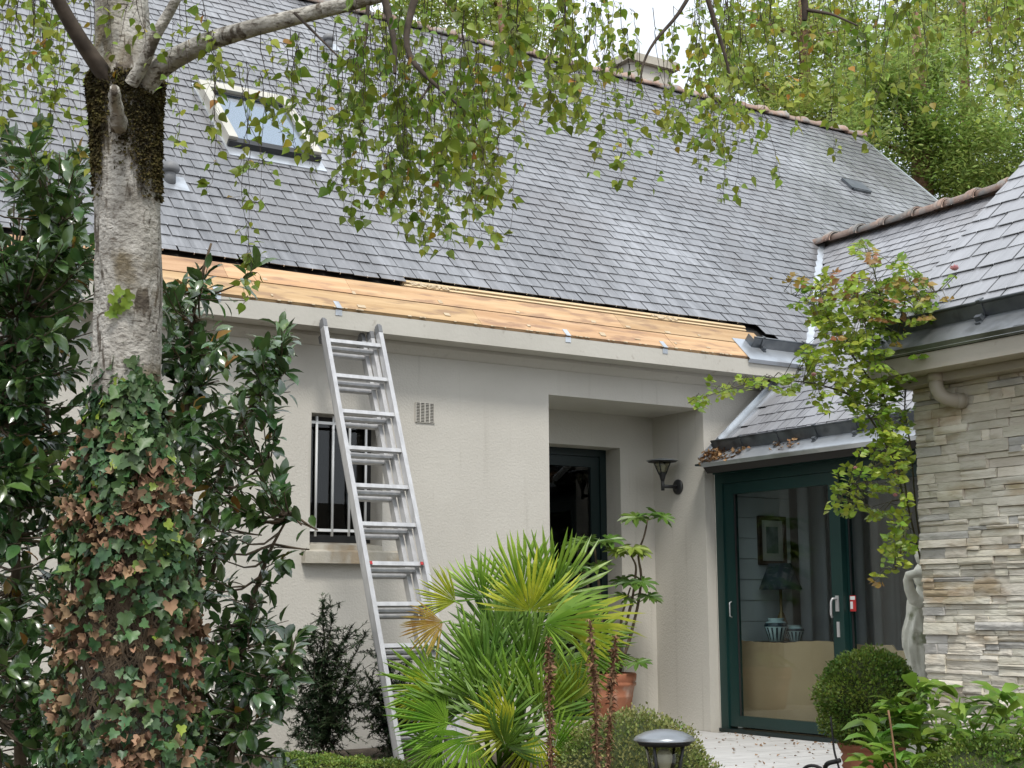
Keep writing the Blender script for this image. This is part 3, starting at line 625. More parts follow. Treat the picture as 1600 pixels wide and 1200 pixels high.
# roof vents
def mushroom(u, s, k=1.0):
    b = Buf(); RM.box(b, u - .15 * k, u + .19 * k, s - .19 * k, s + .12 * k, .045, .052); vv = H.part('roof_vent', b, MT['zinc'])
    b = Buf(); c = RM.p(u, s, .05)
    b.lathe([(.07 * k, -.04), (.066 * k, .09 * k), (.062 * k, .10 * k)], c, 16); H.part('vent_pipe', b, MT['plastic_grey'], vv)
    b = Buf(); b.lathe([(.03 * k, .09 * k), (.095 * k, .095 * k), (.108 * k, .12 * k), (.105 * k, .16 * k), (.08 * k, .20 * k), (.03 * k, .222 * k), (.004, .225 * k)], c, 20); H.part('vent_cap', b, MT['plastic_grey'], vv)
mushroom(3.86, 1.62, .74); mushroom(6.62, 5.55, .62)
b = Buf(); RM.box(b, 14.05, 14.42, 4.62, 4.88, .05, .085); RM.box(b, 14.07, 14.40, 4.60, 4.62, .05, .078); H.part('slate_vent', b, MT['zinc_dark'], roof)
# chimney behind the ridge
b = Buf(); b.bx((12.0, 15.3, 6.9), (12.75, 16.1, 8.74)); ch = H.part('chimney', b, MT['fascia'])
b = Buf(); b.bx((11.92, 15.22, 8.742), (12.83, 16.18, 8.86)); H.part('chimney_cap', b, MT['sill'], ch)

# ------------------------------------------------------------------ side wing with the green sliding door
G = Thing('side_wing', 'low slate-roofed wing with dark green sliding glass doors', 'building', (X1, 8.5, 0))
RA = Plane((AE, 0, AZ), (0, -1, 0), (1, 0, TA))            # u = -y
LA = (AR - AE) / math.cos(math.radians(40))
yA0, yA1 = 10.02, 5.0
b = Buf(); RA.box(b, -yA0 + .001, -yA1, 0.0, LA, -.10, -.004)
# part of the slope that runs on over the main roof up to the valley
zz = lambda y: ZE + (y - YE) * math.tan(PIT)
v = [RA.P0 * 0 + np.array([AE + (zz(yA0) - AZ) / TA, yA0, zz(yA0)]), np.array([AR, YE + (ARZ - ZE) / math.tan(PIT), ARZ]), np.array([AR, yA0, ARZ])]
b.add(np.array(v) + RA.n * -.004, [(0, 1, 2)])
b.add([(AR, yA1, ARZ - .01), (AR, 11.8, ARZ - .01), (15.5, 11.8, AZ - .01), (15.5, yA1, AZ - .01)], [(0, 1, 2, 3)])
rA = G.part('roof', b, MT['deck'])
vy = lambda s: YE + (AZ + s * math.sin(math.radians(40)) - ZE) / math.tan(PIT)      # y of the valley at slope position s
rowsA = [.235 + .153 * k for k in range(0, 28)]
def keepA(u, s):
    y = -u; x = AE + s * math.cos(math.radians(40))
    lim = max(yA0 - .13, vy(s + .1) - .15) if s > 1.0 else yA0 - .13
    return yA1 + .1 < y < lim and s + .153 < LA
lay_slates(G, rA, RA, rowsA, -11.9, -yA1 - .1, keepA, MT['slate_side'], 300, base_n=.012, visible=lambda q: (q[:, 0] < 1580))
ridge_tiles(G, rA, (AR, 11.95, ARZ + .03), (AR, yA1, ARZ + .03), length=.40)
# valley zinc, verge strip against the house
b = Buf(); Pv0, Pv1 = v[0] + (0, 0, .03), v[1] + (0, 0, .03); d = unit(Pv1 - Pv0); sd = unit(np.cross(d, (RM.n + RA.n)))
b.box((Pv0 + Pv1) / 2 + unit(RM.n + RA.n) * .030, (np.linalg.norm(Pv1 - Pv0) / 2, .062, .004), np.stack([d, sd, unit(RM.n + RA.n)], 1)); G.part('valley_zinc', b, MT['zinc'], rA)
b = Buf(); RA.box(b, -yA0 - .012, -yA0 + .10, .02, 1.55, .015, .045); RA.box(b, -yA0 - .012, -yA0 + .006, .02, 1.55, .045, .075); G.part('verge_strip', b, MT['zinc'], rA)
gutter(G, RA, -yA0 + .06, -5.4, .165, zinc=(0, .23), zu=(-yA0, -5.4), bracket0=.38, step=.46, h=.10)
# soffit, wall and door
b = Buf(); b.bx((AE + .03, 5.3, 2.395), (X1 + .12, 10.15, 2.412)); G.part('soffit', b, MT['greenblack'])
DY0, DY1 = 10.145, 7.36
b = Buf(); wall_grid(b, (X1, 0, 0), (0, 1, 0), (0, 0, 1), (-1, 0, 0), [4.9, 10.16], [-.3, 2.5], [(DY1, DY0, 0.0, 2.40)], .2)
b.add([(X1, 10.165, -.3), (X1 + .2, 10.165, -.3), (X1 + .2, 10.165, 2.5), (X1, 10.165, 2.5)], [(0, 1, 2, 3)]); G.part('wall', b, MT['plaster'])
FX = X1 - .004
b = Buf(); b.bx((FX, DY0 - .10, .0), (FX + .11, DY0 - .001, 2.395)); b.bx((FX, DY1 + .001, .0), (FX + .11, DY1 + .10, 2.395)); b.bx((FX, DY1 + .10, 2.235), (FX + .11, DY0 - .10, 2.395)); b.bx((FX - .025, DY1, 2.325), (FX, DY0, 2.394))
sd_ = G.part('sliding_door', b, MT['green'], label='dark green sliding door with two glazed leaves')
b = Buf(); b.bx((FX - .03, DY1, .003), (FX + .10, DY0 - .002, .035)); G.part('threshold', b, MT['greenblack'], sd_)
def leaf(y0, y1, x, st=.105):
    b = Buf(); z0, z1 = .055, 2.232
    b.bx((x, y0, z0), (x + .055, y0 + st, z1)); b.bx((x, y1 - st, z0), (x + .055, y1, z1)); b.bx((x + .001, y0 + st, z0), (x + .054, y1 - st, z0 + .095)); b.bx((x + .001, y0 + st, z1 - .10), (x + .054, y1 - st, z1))
    G.part('door_leaf', b, MT['green'], sd_)
    b = Buf(); b.bx((x + .022, y0 + st - .003, z0 + .09), (x + .030, y1 - st + .003, z1 - .095)); G.part('pane', b, MT['glass'], sd_)
    b = Buf(); e = .012
    b.bx((x + .008, y0 + st, z0 + .096), (x + .021, y0 + st + e, z1 - .101)); b.bx((x + .008, y1 - st - e, z0 + .096), (x + .021, y1 - st, z1 - .101)); G.part('seal', b, MT['blackrub'], sd_)
leaf(8.60, DY0 - .102, FX + .015, .125); leaf(DY1 + .102, 8.69, FX + .075, .11)
b = Buf(); hy = 8.665; hx = FX + .015
b.bx((hx - .012, hy - .016, 1.07), (hx, hy + .016, 1.20)); b.tube([(hx - .01, hy, 1.175), (hx - .05, hy + .01, 1.175), (hx - .062, hy + .015, 1.15), (hx - .062, hy + .02, 1.05), (hx - .05, hy + .02, 1.02)], .0095, 8); G.part('handle', b, MT['alu'], sd_)
b = Buf(); b.bx((hx - .008, hy - .014, .86), (hx, hy + .014, .985)); G.part('lock_plate', b, MT['alu'], sd_)
b = Buf(); b.tube([(hx - .01, 9.965, 1.16), (hx - .035, 9.965, 1.15), (hx - .035, 9.965, 1.03), (hx - .01, 9.965, 1.02)], .006, 6); G.part('handle', b, MT['alu'], sd_)  # small loop modelled in place of the handle's reflection in the glass
b = Buf(); b.bx((FX + .068, 8.515, 1.07), (FX + .0745, 8.578, 1.20)); lb = G.part('warning_tag', b, MT['red'], sd_)
b = Buf(); b.bx((FX + .066, 8.52, 1.165), (FX + .0679, 8.573, 1.193)); b.bx((FX + .066, 8.545, 1.09), (FX + .0679, 8.573, 1.15)); G.part('tag_print', b, MT['white'], sd_)
# room behind the doors
room(G, (9.075, 6.2, .012), (12.6, 10.17, 2.39), name='interior', m='curtain', skip=('left',))
for i in range(12):
    b = Buf(); z = .02 + .192 * i; b.bx((9.02, 10.128, z + .003), (9.775, 10.150, z + .189)); G.part('panelling_board', b, MT['panel'])
b = Buf(); xs = np.linspace(9.78, 12.4, 120); yy_ = 10.02 + .05 * np.sin(xs * 26) + .02 * np.sin(xs * 61)
V = [(x, y, z) for z in (.03, 2.36) for x, y in zip(xs, yy_)]; b.add(V, [(i, i + 1, 120 + i + 1, 120 + i) for i in range(119)], True); 
single('curtain', 'dark grey curtain hanging in folds behind the sliding door glass', 'curtain', b, MT['curtain'], (10.9, 10.0, .03))

# things behind the glass
b = Buf(); ys = np.linspace(7.55, 10.10, 60); top = .805 + .012 * np.sin(ys * 5) + np.where(ys < 8.25, -.05, 0) + rng.normal(0, .003, 60); xo = 9.085 + .006 * np.sin(ys * 9)
V = [(x, y, .03) for x, y in zip(xo, ys)] + [(x, y, t) for x, y, t in zip(xo, ys, top)] + [(x + .02, y, t + .001) for x, y, t in zip(xo, ys, top)] + [(x + .02, y, .03) for x, y in zip(xo, ys)]
n = 60; b.add(V, [(i + 1, i, n + i, n + i + 1) for i in range(n - 1)] + [(n + i + 1, n + i, 2 * n + i, 2 * n + i + 1) for i in range(n - 1)] + [(2 * n + i + 1, 2 * n + i, 3 * n + i, 3 * n + i + 1) for i in range(n - 1)])
single('cardboard_sheet', 'long brown cardboard sheet standing behind the lower door glass', 'cardboard', b, MT['cardboard'], (9.09, 8.9, .03))
t = Thing('framed_picture', 'framed green print hanging on pale panelling behind the glass', 'picture', (9.53, 10.12, 1.5))
b = Buf(); a0, a1, c0, c1 = 9.35, 9.70, 1.50, 1.96; k = .04
b.bx((a0, 10.098, c0), (a0 + k, 10.126, c1)); b.bx((a1 - k, 10.098, c0), (a1, 10.126, c1)); b.bx((a0 + k, 10.098, c0), (a1 - k, 10.126, c0 + k)); b.bx((a0 + k, 10.098, c1 - k), (a1 - k, 10.126, c1)); t.part('frame', b, MT['darkwood'])
b = Buf(); b.bx((a0 + k, 10.110, c0 + k), (a1 - k, 10.126, c1 - k)); t.part('mount', b, MT['card_w'])
b = Buf(); b.bx((a0 + .10, 10.107, c0 + .11), (a1 - .10, 10.1099, c1 - .10)); t.part('print', b, MT['print'])
t = Thing('side_table', 'small dark table half hidden behind the cardboard', 'table', (9.42, 9.86, .012))
b = Buf(); b.bx((9.12, 9.62, .765), (9.72, 10.09, .80)); t.part('tabletop', b, MT['darkwood'])
for x in (9.15, 9.69):
    for y in (9.65, 10.06): b = Buf(); b.bx((x - .02, y - .02, .012), (x + .02, y + .02, .764)); t.part('leg', b, MT['darkwood'])
t = Thing('table_lamp', 'table lamp with dark conical shade and brass foot behind glass', 'lamp', (9.44, 9.93, .80))
b = Buf(); b.lathe([(.075, 0), (.07, .015), (.03, .03), (.045, .10), (.055, .16), (.03, .24), (.014, .27), (.014, .50)], (9.44, 9.93, .80), 20); t.part('foot', b, MT['brass'])
b = Buf(); b.lathe([(.20, .47), (.105, .71), (.103, .71), (.197, .47)], (9.44, 9.93, .80), 28); t.part('lamp_shade', b, MT['shade'])
def vase(x, y, r, h, label):
    t = Thing('vase', label, 'vase', (x, y, .80), 'patterned vases by the table lamp')
    prof = [(.55, 0), (.62, .02), (.80, .35), (1.0, .66), (.92, .80), (.66, .88), (.62, .92), (.72, .98), (.70, 1.0), (.5, .99)]
    b = Buf(); b.lathe([(p * r, q * h) for p, q in prof], (x, y, .80), 28); t.part('body', b, MT['vase'])
    for i in range(14):
        a = 2 * math.pi * i / 14; b = Buf(); V = []
        for q, rr, hw in ((.05, .645, .045), (.35, .81, .10), (.60, .985, .09)):
            for e in (-hw, hw): V.append((x + math.cos(a + e) * r * (rr + .012), y + math.sin(a + e) * r * (rr + .012), .80 + q * h))
        b.add(V, [(0, 1, 3, 2), (2, 3, 5, 4)]); t.part('painted_stripe', b, MT['vase_d'])
    b = Buf(); b.lathe([(1.004 * r, .64 * h), (1.012 * r, .67 * h), (.945 * r, .785 * h), (.92 * r, .80 * h)], (x, y, .80), 28); t.part('painted_band', b, MT['vase_d'])
vase(9.245, 9.80, .105, .21, 'larger blue and white striped vase left of the table lamp'); vase(9.42, 9.74, .085, .145, 'smaller blue and white striped vase nearer the door handle')

# ------------------------------------------------------------------ stone-clad pavilion at the right
X2, YC = 6.037, 5.264; BT = math.tan(math.radians(42)); BE, BZ = 5.74, 2.415; BV = 5.345
S = Thing('stone_pavilion', 'annex clad in split cream stone with slate roof and cream eaves', 'building', (X2, YC, -.45))
b = Buf(); b.bx((X2 + .012, 1.5, -.6), (9.6, YC - .012, 2.36)); S.part('wall', b, MT['mortar'])
sw = Buf(); sw.bx((X2 + .004, 1.5, -.6), (X2 + .011, YC - .006, 2.33)); cl = S.part('stone_cladding', sw, MT['mortar'])
def stone_me(seed, m):
    r = np.random.default_rng(seed); nu, nv = 6, 4; V = []
    off = r.uniform(.3, 1.0); rowj = r.uniform(-.22, .22, nv)
    for j in range(nv):
        for i in range(nu):
            u, v_ = i / (nu - 1), j / (nv - 1); edge = min(u, 1 - u, v_ * .6, (1 - v_) * .6)
            d = off * 1.0 + rowj[j] + r.uniform(-.10, .10) - (.16 if edge < .02 else 0)
            V.append((-(0.003 + .024 * max(d, .05)), u + (r.uniform(-.02, .02) if 0 < i < nu - 1 else r.uniform(-.004, .004)), v_ + (r.uniform(-.03, .03) if 0 < j < nv - 1 else r.uniform(-.012, .012))))
    nb = len(V); V += [(0.006, 0, 0), (0.006, 1, 0), (0.006, 1, 1), (0.006, 0, 1)]
    F = [(j * nu + i, (j + 1) * nu + i, (j + 1) * nu + i + 1, j * nu + i + 1) for j in range(nv - 1) for i in range(nu - 1)]
    F += [tuple([nb] + list(range(0, nu)) + [nb + 1])[::1], tuple([nb + 2] + [(nv - 1) * nu + i for i in range(nu - 1, -1, -1)] + [nb + 3]),
          tuple([nb + 3] + [j * nu for j in range(nv - 1, -1, -1)] + [nb]), tuple([nb + 1] + [j * nu + nu - 1 for j in range(nv)] + [nb + 2])]
    return V, F, m
SV = [stone_me(i, 'stone') for i in range(14)] + [stone_me(50 + i, 'stone_g') for i in range(5)]
SM = []
for V, F, m in SV: bb = Buf(); bb.add(V, F[:15], True); bb.add(V, F[15:]); SM.append(bb.mesh('stone', MT[m]))
stones = []
zc = -.42; row = 0; PH = .0985
while zc < 2.30:
    y = YC + random.uniform(0, .004); 
    ln = random.uniform(.12, .34)
    while y > 1.6:
        y2 = max(y - ln, 1.5)
        n = random.choice((2, 2, 2, 3, 3, 3)); hs = np.array([random.uniform(.7, 1.6) for _ in range(n)]); hs = hs / hs.sum() * PH; z = zc
        for h in hs:
            yy_ = y
            while yy_ > y2 + .02:
                l = min(random.choice((.08, .12, .17, .22, .30)), yy_ - y2)
                if yy_ - l - y2 < .04: l = yy_ - y2
                stones.append((yy_ - l, z, l, h)); yy_ -= l
            z += h
        y = y2; ln = random.uniform(.30, .40)
    zc += PH; row += 1
Zr = [s for s in stones if s[1] > .30]; vis = []
for i, s in enumerate(stones):
    q = proj((X2, s[0] + s[2] / 2, s[1] + s[3] / 2))[0]
    if 1400 < q[0] < 1606 and q[1] < 1115: vis.append((-s[2] * s[3], i))
vis = set(i for _, i in sorted(vis)[:300])
rest = Buf()
for i, (y, z, l, h) in enumerate(stones):
    v_ = random.randrange(14) if random.random() < .88 else 14 + random.randrange(5)
    fl_ = random.choice((1, -1)); pr = random.uniform(.55, 1.35)
    A = np.diag([pr, l - .0026, h - .0026]); p = np.array([X2, y + .0008, z + .0007])
    if i in vis: S.inst('stone', SM[v_], m44(A, p), cl)
    else: rest.addmany(SV[v_][0], SV[v_][1], A[None], p[None], False)
S.part('stones', rest, MT['stone'], cl, 'stuff')
# eaves
b = Buf(); b.bx((BE + .02, 1.5, 2.305), (X2 + .01, YC + .075, BZ - .012)); S.part('fascia', b, MT['fascia_w'])
b = Buf(); b.bx((BE + .0, 1.5, BZ - .011), (BE + .035, YC + .085, BZ + .006)); S.part('drip_edge', b, MT['zinc'])
b = Buf(); b.bx((X2 - .13, 1.5, 2.262), (X2 + .01, YC + .02, 2.304)); S.part('moulding', b, MT['fascia_w'])
RBp = Plane((BE, 0, BZ), (0, -1, 0), (1, 0, BT)); LB = 5.2
b = Buf(); RBp.box(b, -BV + .03, -1.5, 0, LB, -.10, -.004); rB = S.part('roof', b, MT['deck'])
lay_slates(S, rB, RBp, [.245 + .153 * k for k in range(31)], -BV - .01, -1.52, lambda u, s: s < LB - .3, MT['slate_side'], 300, base_n=.012)
b = Buf()
gutter(S, RBp, -BV + .10, -1.55, .16, zinc=(0, .24), zu=(-BV + .02, -1.5), bracket0=.62, step=.56, h=.072, zmat='zinc_mid')
yp = onplane(1462, 590, 0, 5.90)[1]
b = Buf(); pts = [(5.90, yp, 2.32), (5.90, yp, 2.245), (5.902, yp - .002, 2.225), (5.915, yp - .012, 2.192), (5.94, yp - .03, 2.172), (5.975, yp - .05, 2.163), (6.03, yp - .075, 2.160)]
b.tube(pts, .037, 20, cap=False); dp = S.part('downpipe', b, MT['pvc'])
for pp, rr_c in (([(5.90, yp, 2.315), (5.90, yp, 2.262)], .0405), ([(5.985, yp - .053, 2.1625), (6.02, yp - .071, 2.1605)], .0415)):
    b = Buf(); b.tube(pp, rr_c, 20); S.part('pipe_collar', b, MT['pvc'], dp)

# ------------------------------------------------------------------ ladder
L0 = np.array([4.68, 9.80, 3.288]); L1 = np.array([4.68, 8.54, .147]); LD = unit(L1 - L0); LN = unit(np.cross((1, 0, 0), LD)); LN = LN if LN[1] < 0 else -LN
t = Thing('extension_ladder', 'triple aluminium extension ladder leaning against the eaves by the window', 'ladder', (4.93, 8.5, .05))
LR_ = np.stack([np.array([1.0, 0, 0]), LN, -LD], 1)
def lbox(b, x0, x1, n0, n1, d0, d1, mi=0):
    b.box(L0 + np.array([1.0, 0, 0]) * ((x0 + x1) / 2) + LN * (n0 + n1) / 2 + LD * (d0 + d1) / 2, ((x1 - x0) / 2, (n1 - n0) / 2, (d1 - d0) / 2), LR_, mi)
LL = 3.46
for sec, (xl, xr, nn, top) in enumerate(((0.0, .500, 0.0, 0.0), (.036, .462, -.072, .015), (.072, .424, -.144, .0))):
    for x in (xl, xr - .026):
        b = Buf(); lbox(b, x - .004, x + .030, nn - .062, nn, top + .05, LL); t.part('rail', b, MT['alu'])
        b = Buf(); lbox(b, x - .003, x + .029, nn - .065, nn + .003, top - .012, top + .0495); lbox(b, x - .0, x + .026, nn - .055, nn - .007, top - .028, top - .012)
        if sec == 2: lbox(b, x - .004, x + .03, nn - .10, nn - .065, top - .0, top + .06)
        t.part('end_cap', b, MT['plastic_grey'])
    for k in range(11):
        d = .165 + .3055 * k + (.018 if sec == 1 else .03 if sec == 2 else 0)
        b = Buf(); lbox(b, xl + .026, xr - .026, nn - .048, nn - .014, d - .015, d + .015); t.part('rung', b, MT['alu'])
    if sec == 0:
        for k in range(11):
            d = .165 + .3055 * k; b = Buf(); lbox(b, xl - .0015, xl, nn - .045, nn - .017, d - .016, d + .016); t.part('rung_end', b, MT['blackrub'])
for x in (.045, .455):
    b = Buf(); lbox(b, x - .010, x + .010, -.013, -.004, 1.987, 2.010); t.part('rung_clip', b, MT['red'])
b = Buf()
for d0 in (.26, .85, 1.45, 2.05, 2.66):
    for k in range(9): d = d0 + .018 * k; lbox(b, -.0012, 0, -.042 + .004 * (k % 3), -.026, d, d + random.uniform(.004, .010))
t.part('printed_marks', b, MT['plastic_grey'], kind='stuff')

# ------------------------------------------------------------------ wall lamp on the recess wall
c = onplane(1060, 761, 0, AX1)
t = Thing('wall_lamp', 'black wall lantern with wide flat hat beside the entrance door', 'wall lamp', c)
b = Buf(); Rx = np.array([[0, 0, -1], [0, 1, 0], [1, 0, 0]], float); b.lathe([(.072, 0.001), (.072, .012), (.06, .022), (.03, .026)], c, 24, Rx); t.part('back_plate', b, MT['black'])
lc = c + np.array([-.19, .0, .0])
b = Buf(); b.tube([c + (-.015, 0, 0), lc], .0175, 10); b.tube([lc + (0, 0, -.04), lc + (0, 0, .05)], .017, 10); t.part('arm', b, MT['black'])
b = Buf(); b.lathe([(.016, .045), (.034, .11), (.034, .125), (.02, .13)], lc, 16); t.part('socket', b, MT['black'])
for a in (.6, 2.2, 3.7, 5.3):
    b = Buf(); d = np.array([math.cos(a), math.sin(a), 0]); b.tube([lc + d * .032 + (0, 0, .11), lc + d * .085 + (0, 0, .235)], .006, 6); t.part('strut', b, MT['black'])
b = Buf(); b.lathe([(.034, .125), (.084, .235), (.080, .235), (.030, .127)], lc, 20); t.part('glass_cone', b, MT['lampglass'])
b = Buf(); b.lathe([(.014, .125), (.022, .15), (.03, .185), (.024, .21), (.006, .222)], lc, 16); t.part('bulb', b, MT['bulb'])
b = Buf(); b.lathe([(.148, .236), (.150, .240), (.10, .252), (.04, .262), (.005, .264)], lc, 32); t.part('hat', b, MT['lamp_top'])
b = Buf(); b.lathe([(.10, .226), (.135, .2275), (.135, .2315), (.10, .230)], lc, 32); t.part('hat_ring', b, MT['black'])

# ------------------------------------------------------------------ leaf shapes (unit length along y)
def leaf_ovate(w=.38, wide=.33, fold=.06, tip=.10, droop=.06):
    V = [(0, 0, 0), (0, .33, -.01), (0, .68, -.02 - droop * .4), (0, 1.0, -droop)]
    V += [(-w * .72, .12, fold), (-w, wide + .02, fold * 1.2), (-w * .52, .70, fold * .5 - droop * .4), (w * .72, .12, fold), (w, wide + .02, fold * 1.2), (w * .52, .70, fold * .5 - droop * .4)]
    return np.array(V), [(0, 1, 5, 4), (1, 2, 6, 5), (2, 3, 6), (0, 7, 8, 1), (1, 8, 9, 2), (2, 9, 3)]
def leaf_ellipse(w=.24, fold=.07, curl=.10):
    ys = (0, .22, .5, .78, 1.0); ws = (0, .72, 1.0, .68, 0); V = []; F = []
    for y, k in zip(ys, ws):
        z = -curl * (y - .4) ** 2 * 2
        V += [(-w * k, y, z + fold * k), (0, y, z), (w * k, y, z + fold * k)]
    for i in range(4): F += [(i * 3, i * 3 + 1, i * 3 + 4, i * 3 + 3), (i * 3 + 1, i * 3 + 2, i * 3 + 5, i * 3 + 4)]
    F = [tuple(dict.fromkeys(f)) for f in F]
    return np.array(V), F
def leaf_ivy():
    half = [(.10, -.04), (.30, -.14), (.52, .02), (.50, .20), (.38, .30), (.46, .52), (.30, .60), (.16, .66), (0, 1.0)]
    V = [(0, .28, -.03), (0, 0, 0)] + [(x, y, .05 + .10 * abs(x) - .10 * (y > .6)) for x, y in half] + [(-x, y, .05 + .10 * abs(x) - .10 * (y > .6)) for x, y in half[:-1]]
    n = len(half); F = [(0, 1 + i, 2 + i) for i in range(n)]; m = 2 + n
    F += [(0, m, 1)] + [(0, m + i + 1, m + i) for i in range(n - 2)] + [(0, 1 + n, m + n - 2)]
    return np.array(V), F
def leaf_palmate(nl=8, seed=0):
    r = np.random.default_rng(seed); V = [(0, 0, 0)]; ang = np.radians(np.linspace(-135, 135, nl)); step = ang[1] - ang[0]; F = []
    out = []
    for i, a in enumerate(ang):
        L = (.62 + .38 * math.cos(a / 2)) * r.uniform(.9, 1.05)
        for da, k, z in ((-.34, .52, .0), (-.22, .78, -.03), (0, 1.0, -.16), (.22, .78, -.03), (.34, .52, .0)):
            out.append((math.sin(a + da * step * 1.1) * L * k, math.cos(a + da * step * 1.1) * L * k, z * 1.0 + .04))
        if i < nl - 1: out.append((math.sin(a + step / 2) * .36, math.cos(a + step / 2) * .36, .02))
    V += out; F = [(0, 1 + i + 1, 1 + i) for i in range(len(out) - 1)]
    return np.array(V), F
T_BIRCH = (np.array([(0, 0, 0), (0, .3, -.02), (0, .62, -.035), (0, 1.0, -.13)] + [(k * w, y, z) for k in (-1, 1) for w, y, z in ((.22, .04, .03), (.37, .20, .055), (.36, .36, .05), (.22, .60, .01), (.09, .80, -.05))]),
  [(0, 1, 5, 4), (1, 6, 5), (1, 2, 7, 6), (2, 8, 7), (2, 3, 8), (0, 9, 10, 1), (1, 10, 11), (1, 11, 12, 2), (2, 12, 13), (2, 13, 3)]); T_CAM = leaf_ellipse(.225, .07, .14); T_IVY = leaf_ivy(); T_ROSE = leaf_ovate(.34, .42, .06, .1, .05)
T_PEO = leaf_ellipse(.20, .06, .28)
T_BOX = (np.array([(0, 0, 0), (.34, .45, .1), (0, 1, 0), (-.34, .45, .1)]), [(0, 1, 2, 3)])
T_NEED = (np.array([(-.5, 0, 0), (.5, 0, 0), (.25, 1, 0), (-.25, 1, 0)]) * (.20, 1, 1), [(0, 1, 2, 3)])
def rnd_unit(n): v = rng.normal(size=(n, 3)); return v / np.linalg.norm(v, axis=1)[:, None]

# ------------------------------------------------------------------ birch tree
def pxpath(pts, D0, D1=None, n=24):
    """smooth 3D path through picture points at given distances"""
    pts = np.asarray(pts, float); D1 = D0 if D1 is None else D1
    tt = np.linspace(0, 1, len(pts)); ti = np.linspace(0, 1, n)
    # Catmull-Rom like smoothing
    x = np.interp(ti, tt, pts[:, 0]); y = np.interp(ti, tt, pts[:, 1])
    for _ in range(2):
        x[1:-1] = (x[:-2] + 2 * x[1:-1] + x[2:]) / 4; y[1:-1] = (y[:-2] + 2 * y[1:-1] + y[2:]) / 4
    return np.array([at(a, c, D0 + (D1 - D0) * k) for a, c, k in zip(x, y, ti)])
BD = 5.2
birch = Thing('birch_tree', 'old birch with mossy forked trunk and hanging leafy twigs', 'tree', at(210, 1640, BD))
def bark_tube(path, rad, seg, amp, seed):
    r = np.random.default_rng(seed); n = len(path); T = np.gradient(path, axis=0); T /= np.linalg.norm(T, axis=1)[:, None]
    N = unit(np.cross(T[0], (0, 1, 0))); V = []; a = np.linspace(0, 2 * math.pi, seg, endpoint=False)
    ph = r.uniform(0, 6, 12)
    for i in range(n):
        N = unit(N - T[i] * (N @ T[i])); B = np.cross(T[i], N); h = i / n * 10
        k = 1 + amp * (.5 * np.sin(3 * a + ph[0] + h * .3) + .35 * np.sin(5 * a + ph[1] - h * .5) + .3 * np.sin(9 * a + ph[2] + h * .9) + .25 * np.sin(15 * a + ph[3] + np.sin(h * 1.3)) + r.normal(0, .16, seg))
        V.append(path[i] + (np.cos(a) * rad[i] * k)[:, None] * N + (np.sin(a) * rad[i] * k)[:, None] * B)
    V = np.concatenate(V); F = [(i * seg + j, i * seg + (j + 1) % seg, (i + 1) * seg + (j + 1) % seg, (i + 1) * seg + j) for i in range(n - 1) for j in range(seg)]
    return V, F
s_ = BD / FPX
tp = pxpath([(212, 1640), (205, 1300), (196, 1000), (195, 800), (196, 620), (202, 450), (199, 300), (197, 200), (196, 120), (190, 40), (186, -60), (178, -200), (184, -380)], BD, BD, 130)
py_ = proj(tp)[:, 1]
tr = np.interp(py_, [-380, -60, 40, 95, 130, 180, 260, 400, 600, 800, 1200, 1640], [26, 37, 41, 46, 56, 51, 49, 50, 53, 55, 62, 76]) * s_
b = Buf(); b.add(*bark_tube(tp, tr, 44, .06, 1), True); birch.part('trunk', b, MT['birch_bark'])
def limb(pts, r0, r1, D0, D1, m='birch_bark', seg=14, n=30, name='limb'):
    p = pxpath(pts, D0, D1, n); r = np.linspace(r0, r1, n) * s_; b = Buf(); b.add(*bark_tube(p, r, seg, .07, int(pts[0][0])), True); birch.part(name, b, MT[m])
limb([(205, 170), (240, 112), (275, 88), (330, 62), (400, 42), (480, 22), (600, -8), (760, -60), (900, -130), (1050, -170)], 18, 6, BD - .03, BD - .5, n=44, seg=20)
limb([(190, 175), (172, 128), (140, 85), (112, 40), (82, -15), (60, -60), (20, -160), (-40, -260)], 15, 6, BD - .06, BD - .35, m='twig')
limb([(205, 130), (225, 100), (240, 60), (270, 10), (290, -30), (330, -140), (360, -300)], 11, 4, BD - .12, BD - .3)
b = Buf(); p = pxpath([(186, 200), (181, 160), (178, 140)], BD - .14, BD - .34, 8); b.tube(p, np.linspace(.030, .017, 8), 10, jit=.12); birch.part('branch_stub', b, MT['birch_bark'])
for pts, r0, r1, D0, D1 in (([(600, -5), (612, 40), (618, 80), (617, 115)], 6, 2.5, 4.7, 4.6), ([(655, -30), (640, 30), (632, 62), (640, 95), (668, 122), (700, 150), (720, 168)], 6, 1.5, 4.6, 4.4),
      ([(675, 128), (668, 140), (655, 158)], 2.2, 1.2, 4.5, 4.45), ([(1095, -40), (1112, 20), (1128, 70), (1140, 115)], 4.5, 1.6, 4.6, 4.6), ([(1250, -40), (1258, 10), (1257, 32)], 6, 4, 4.8, 4.8),
      ([(1090, -30), (1060, 25), (1025, 60), (1005, 95), (1000, 130)], 3.4, 1.2, 4.7, 4.6), ([(1258, 15), (1300, 22), (1340, 40)], 3, 1.2, 4.8, 4.7), ([(575, 10), (572, 60), (565, 100)], 3.2, 1.2, 4.7, 4.6), ([(460, 20), (500, 60), (540, 100)], 2.4, 1.0, 4.8, 4.7)):
    limb(pts, r0, r1, D0, D1, 'twig', 7, 14, 'branch')
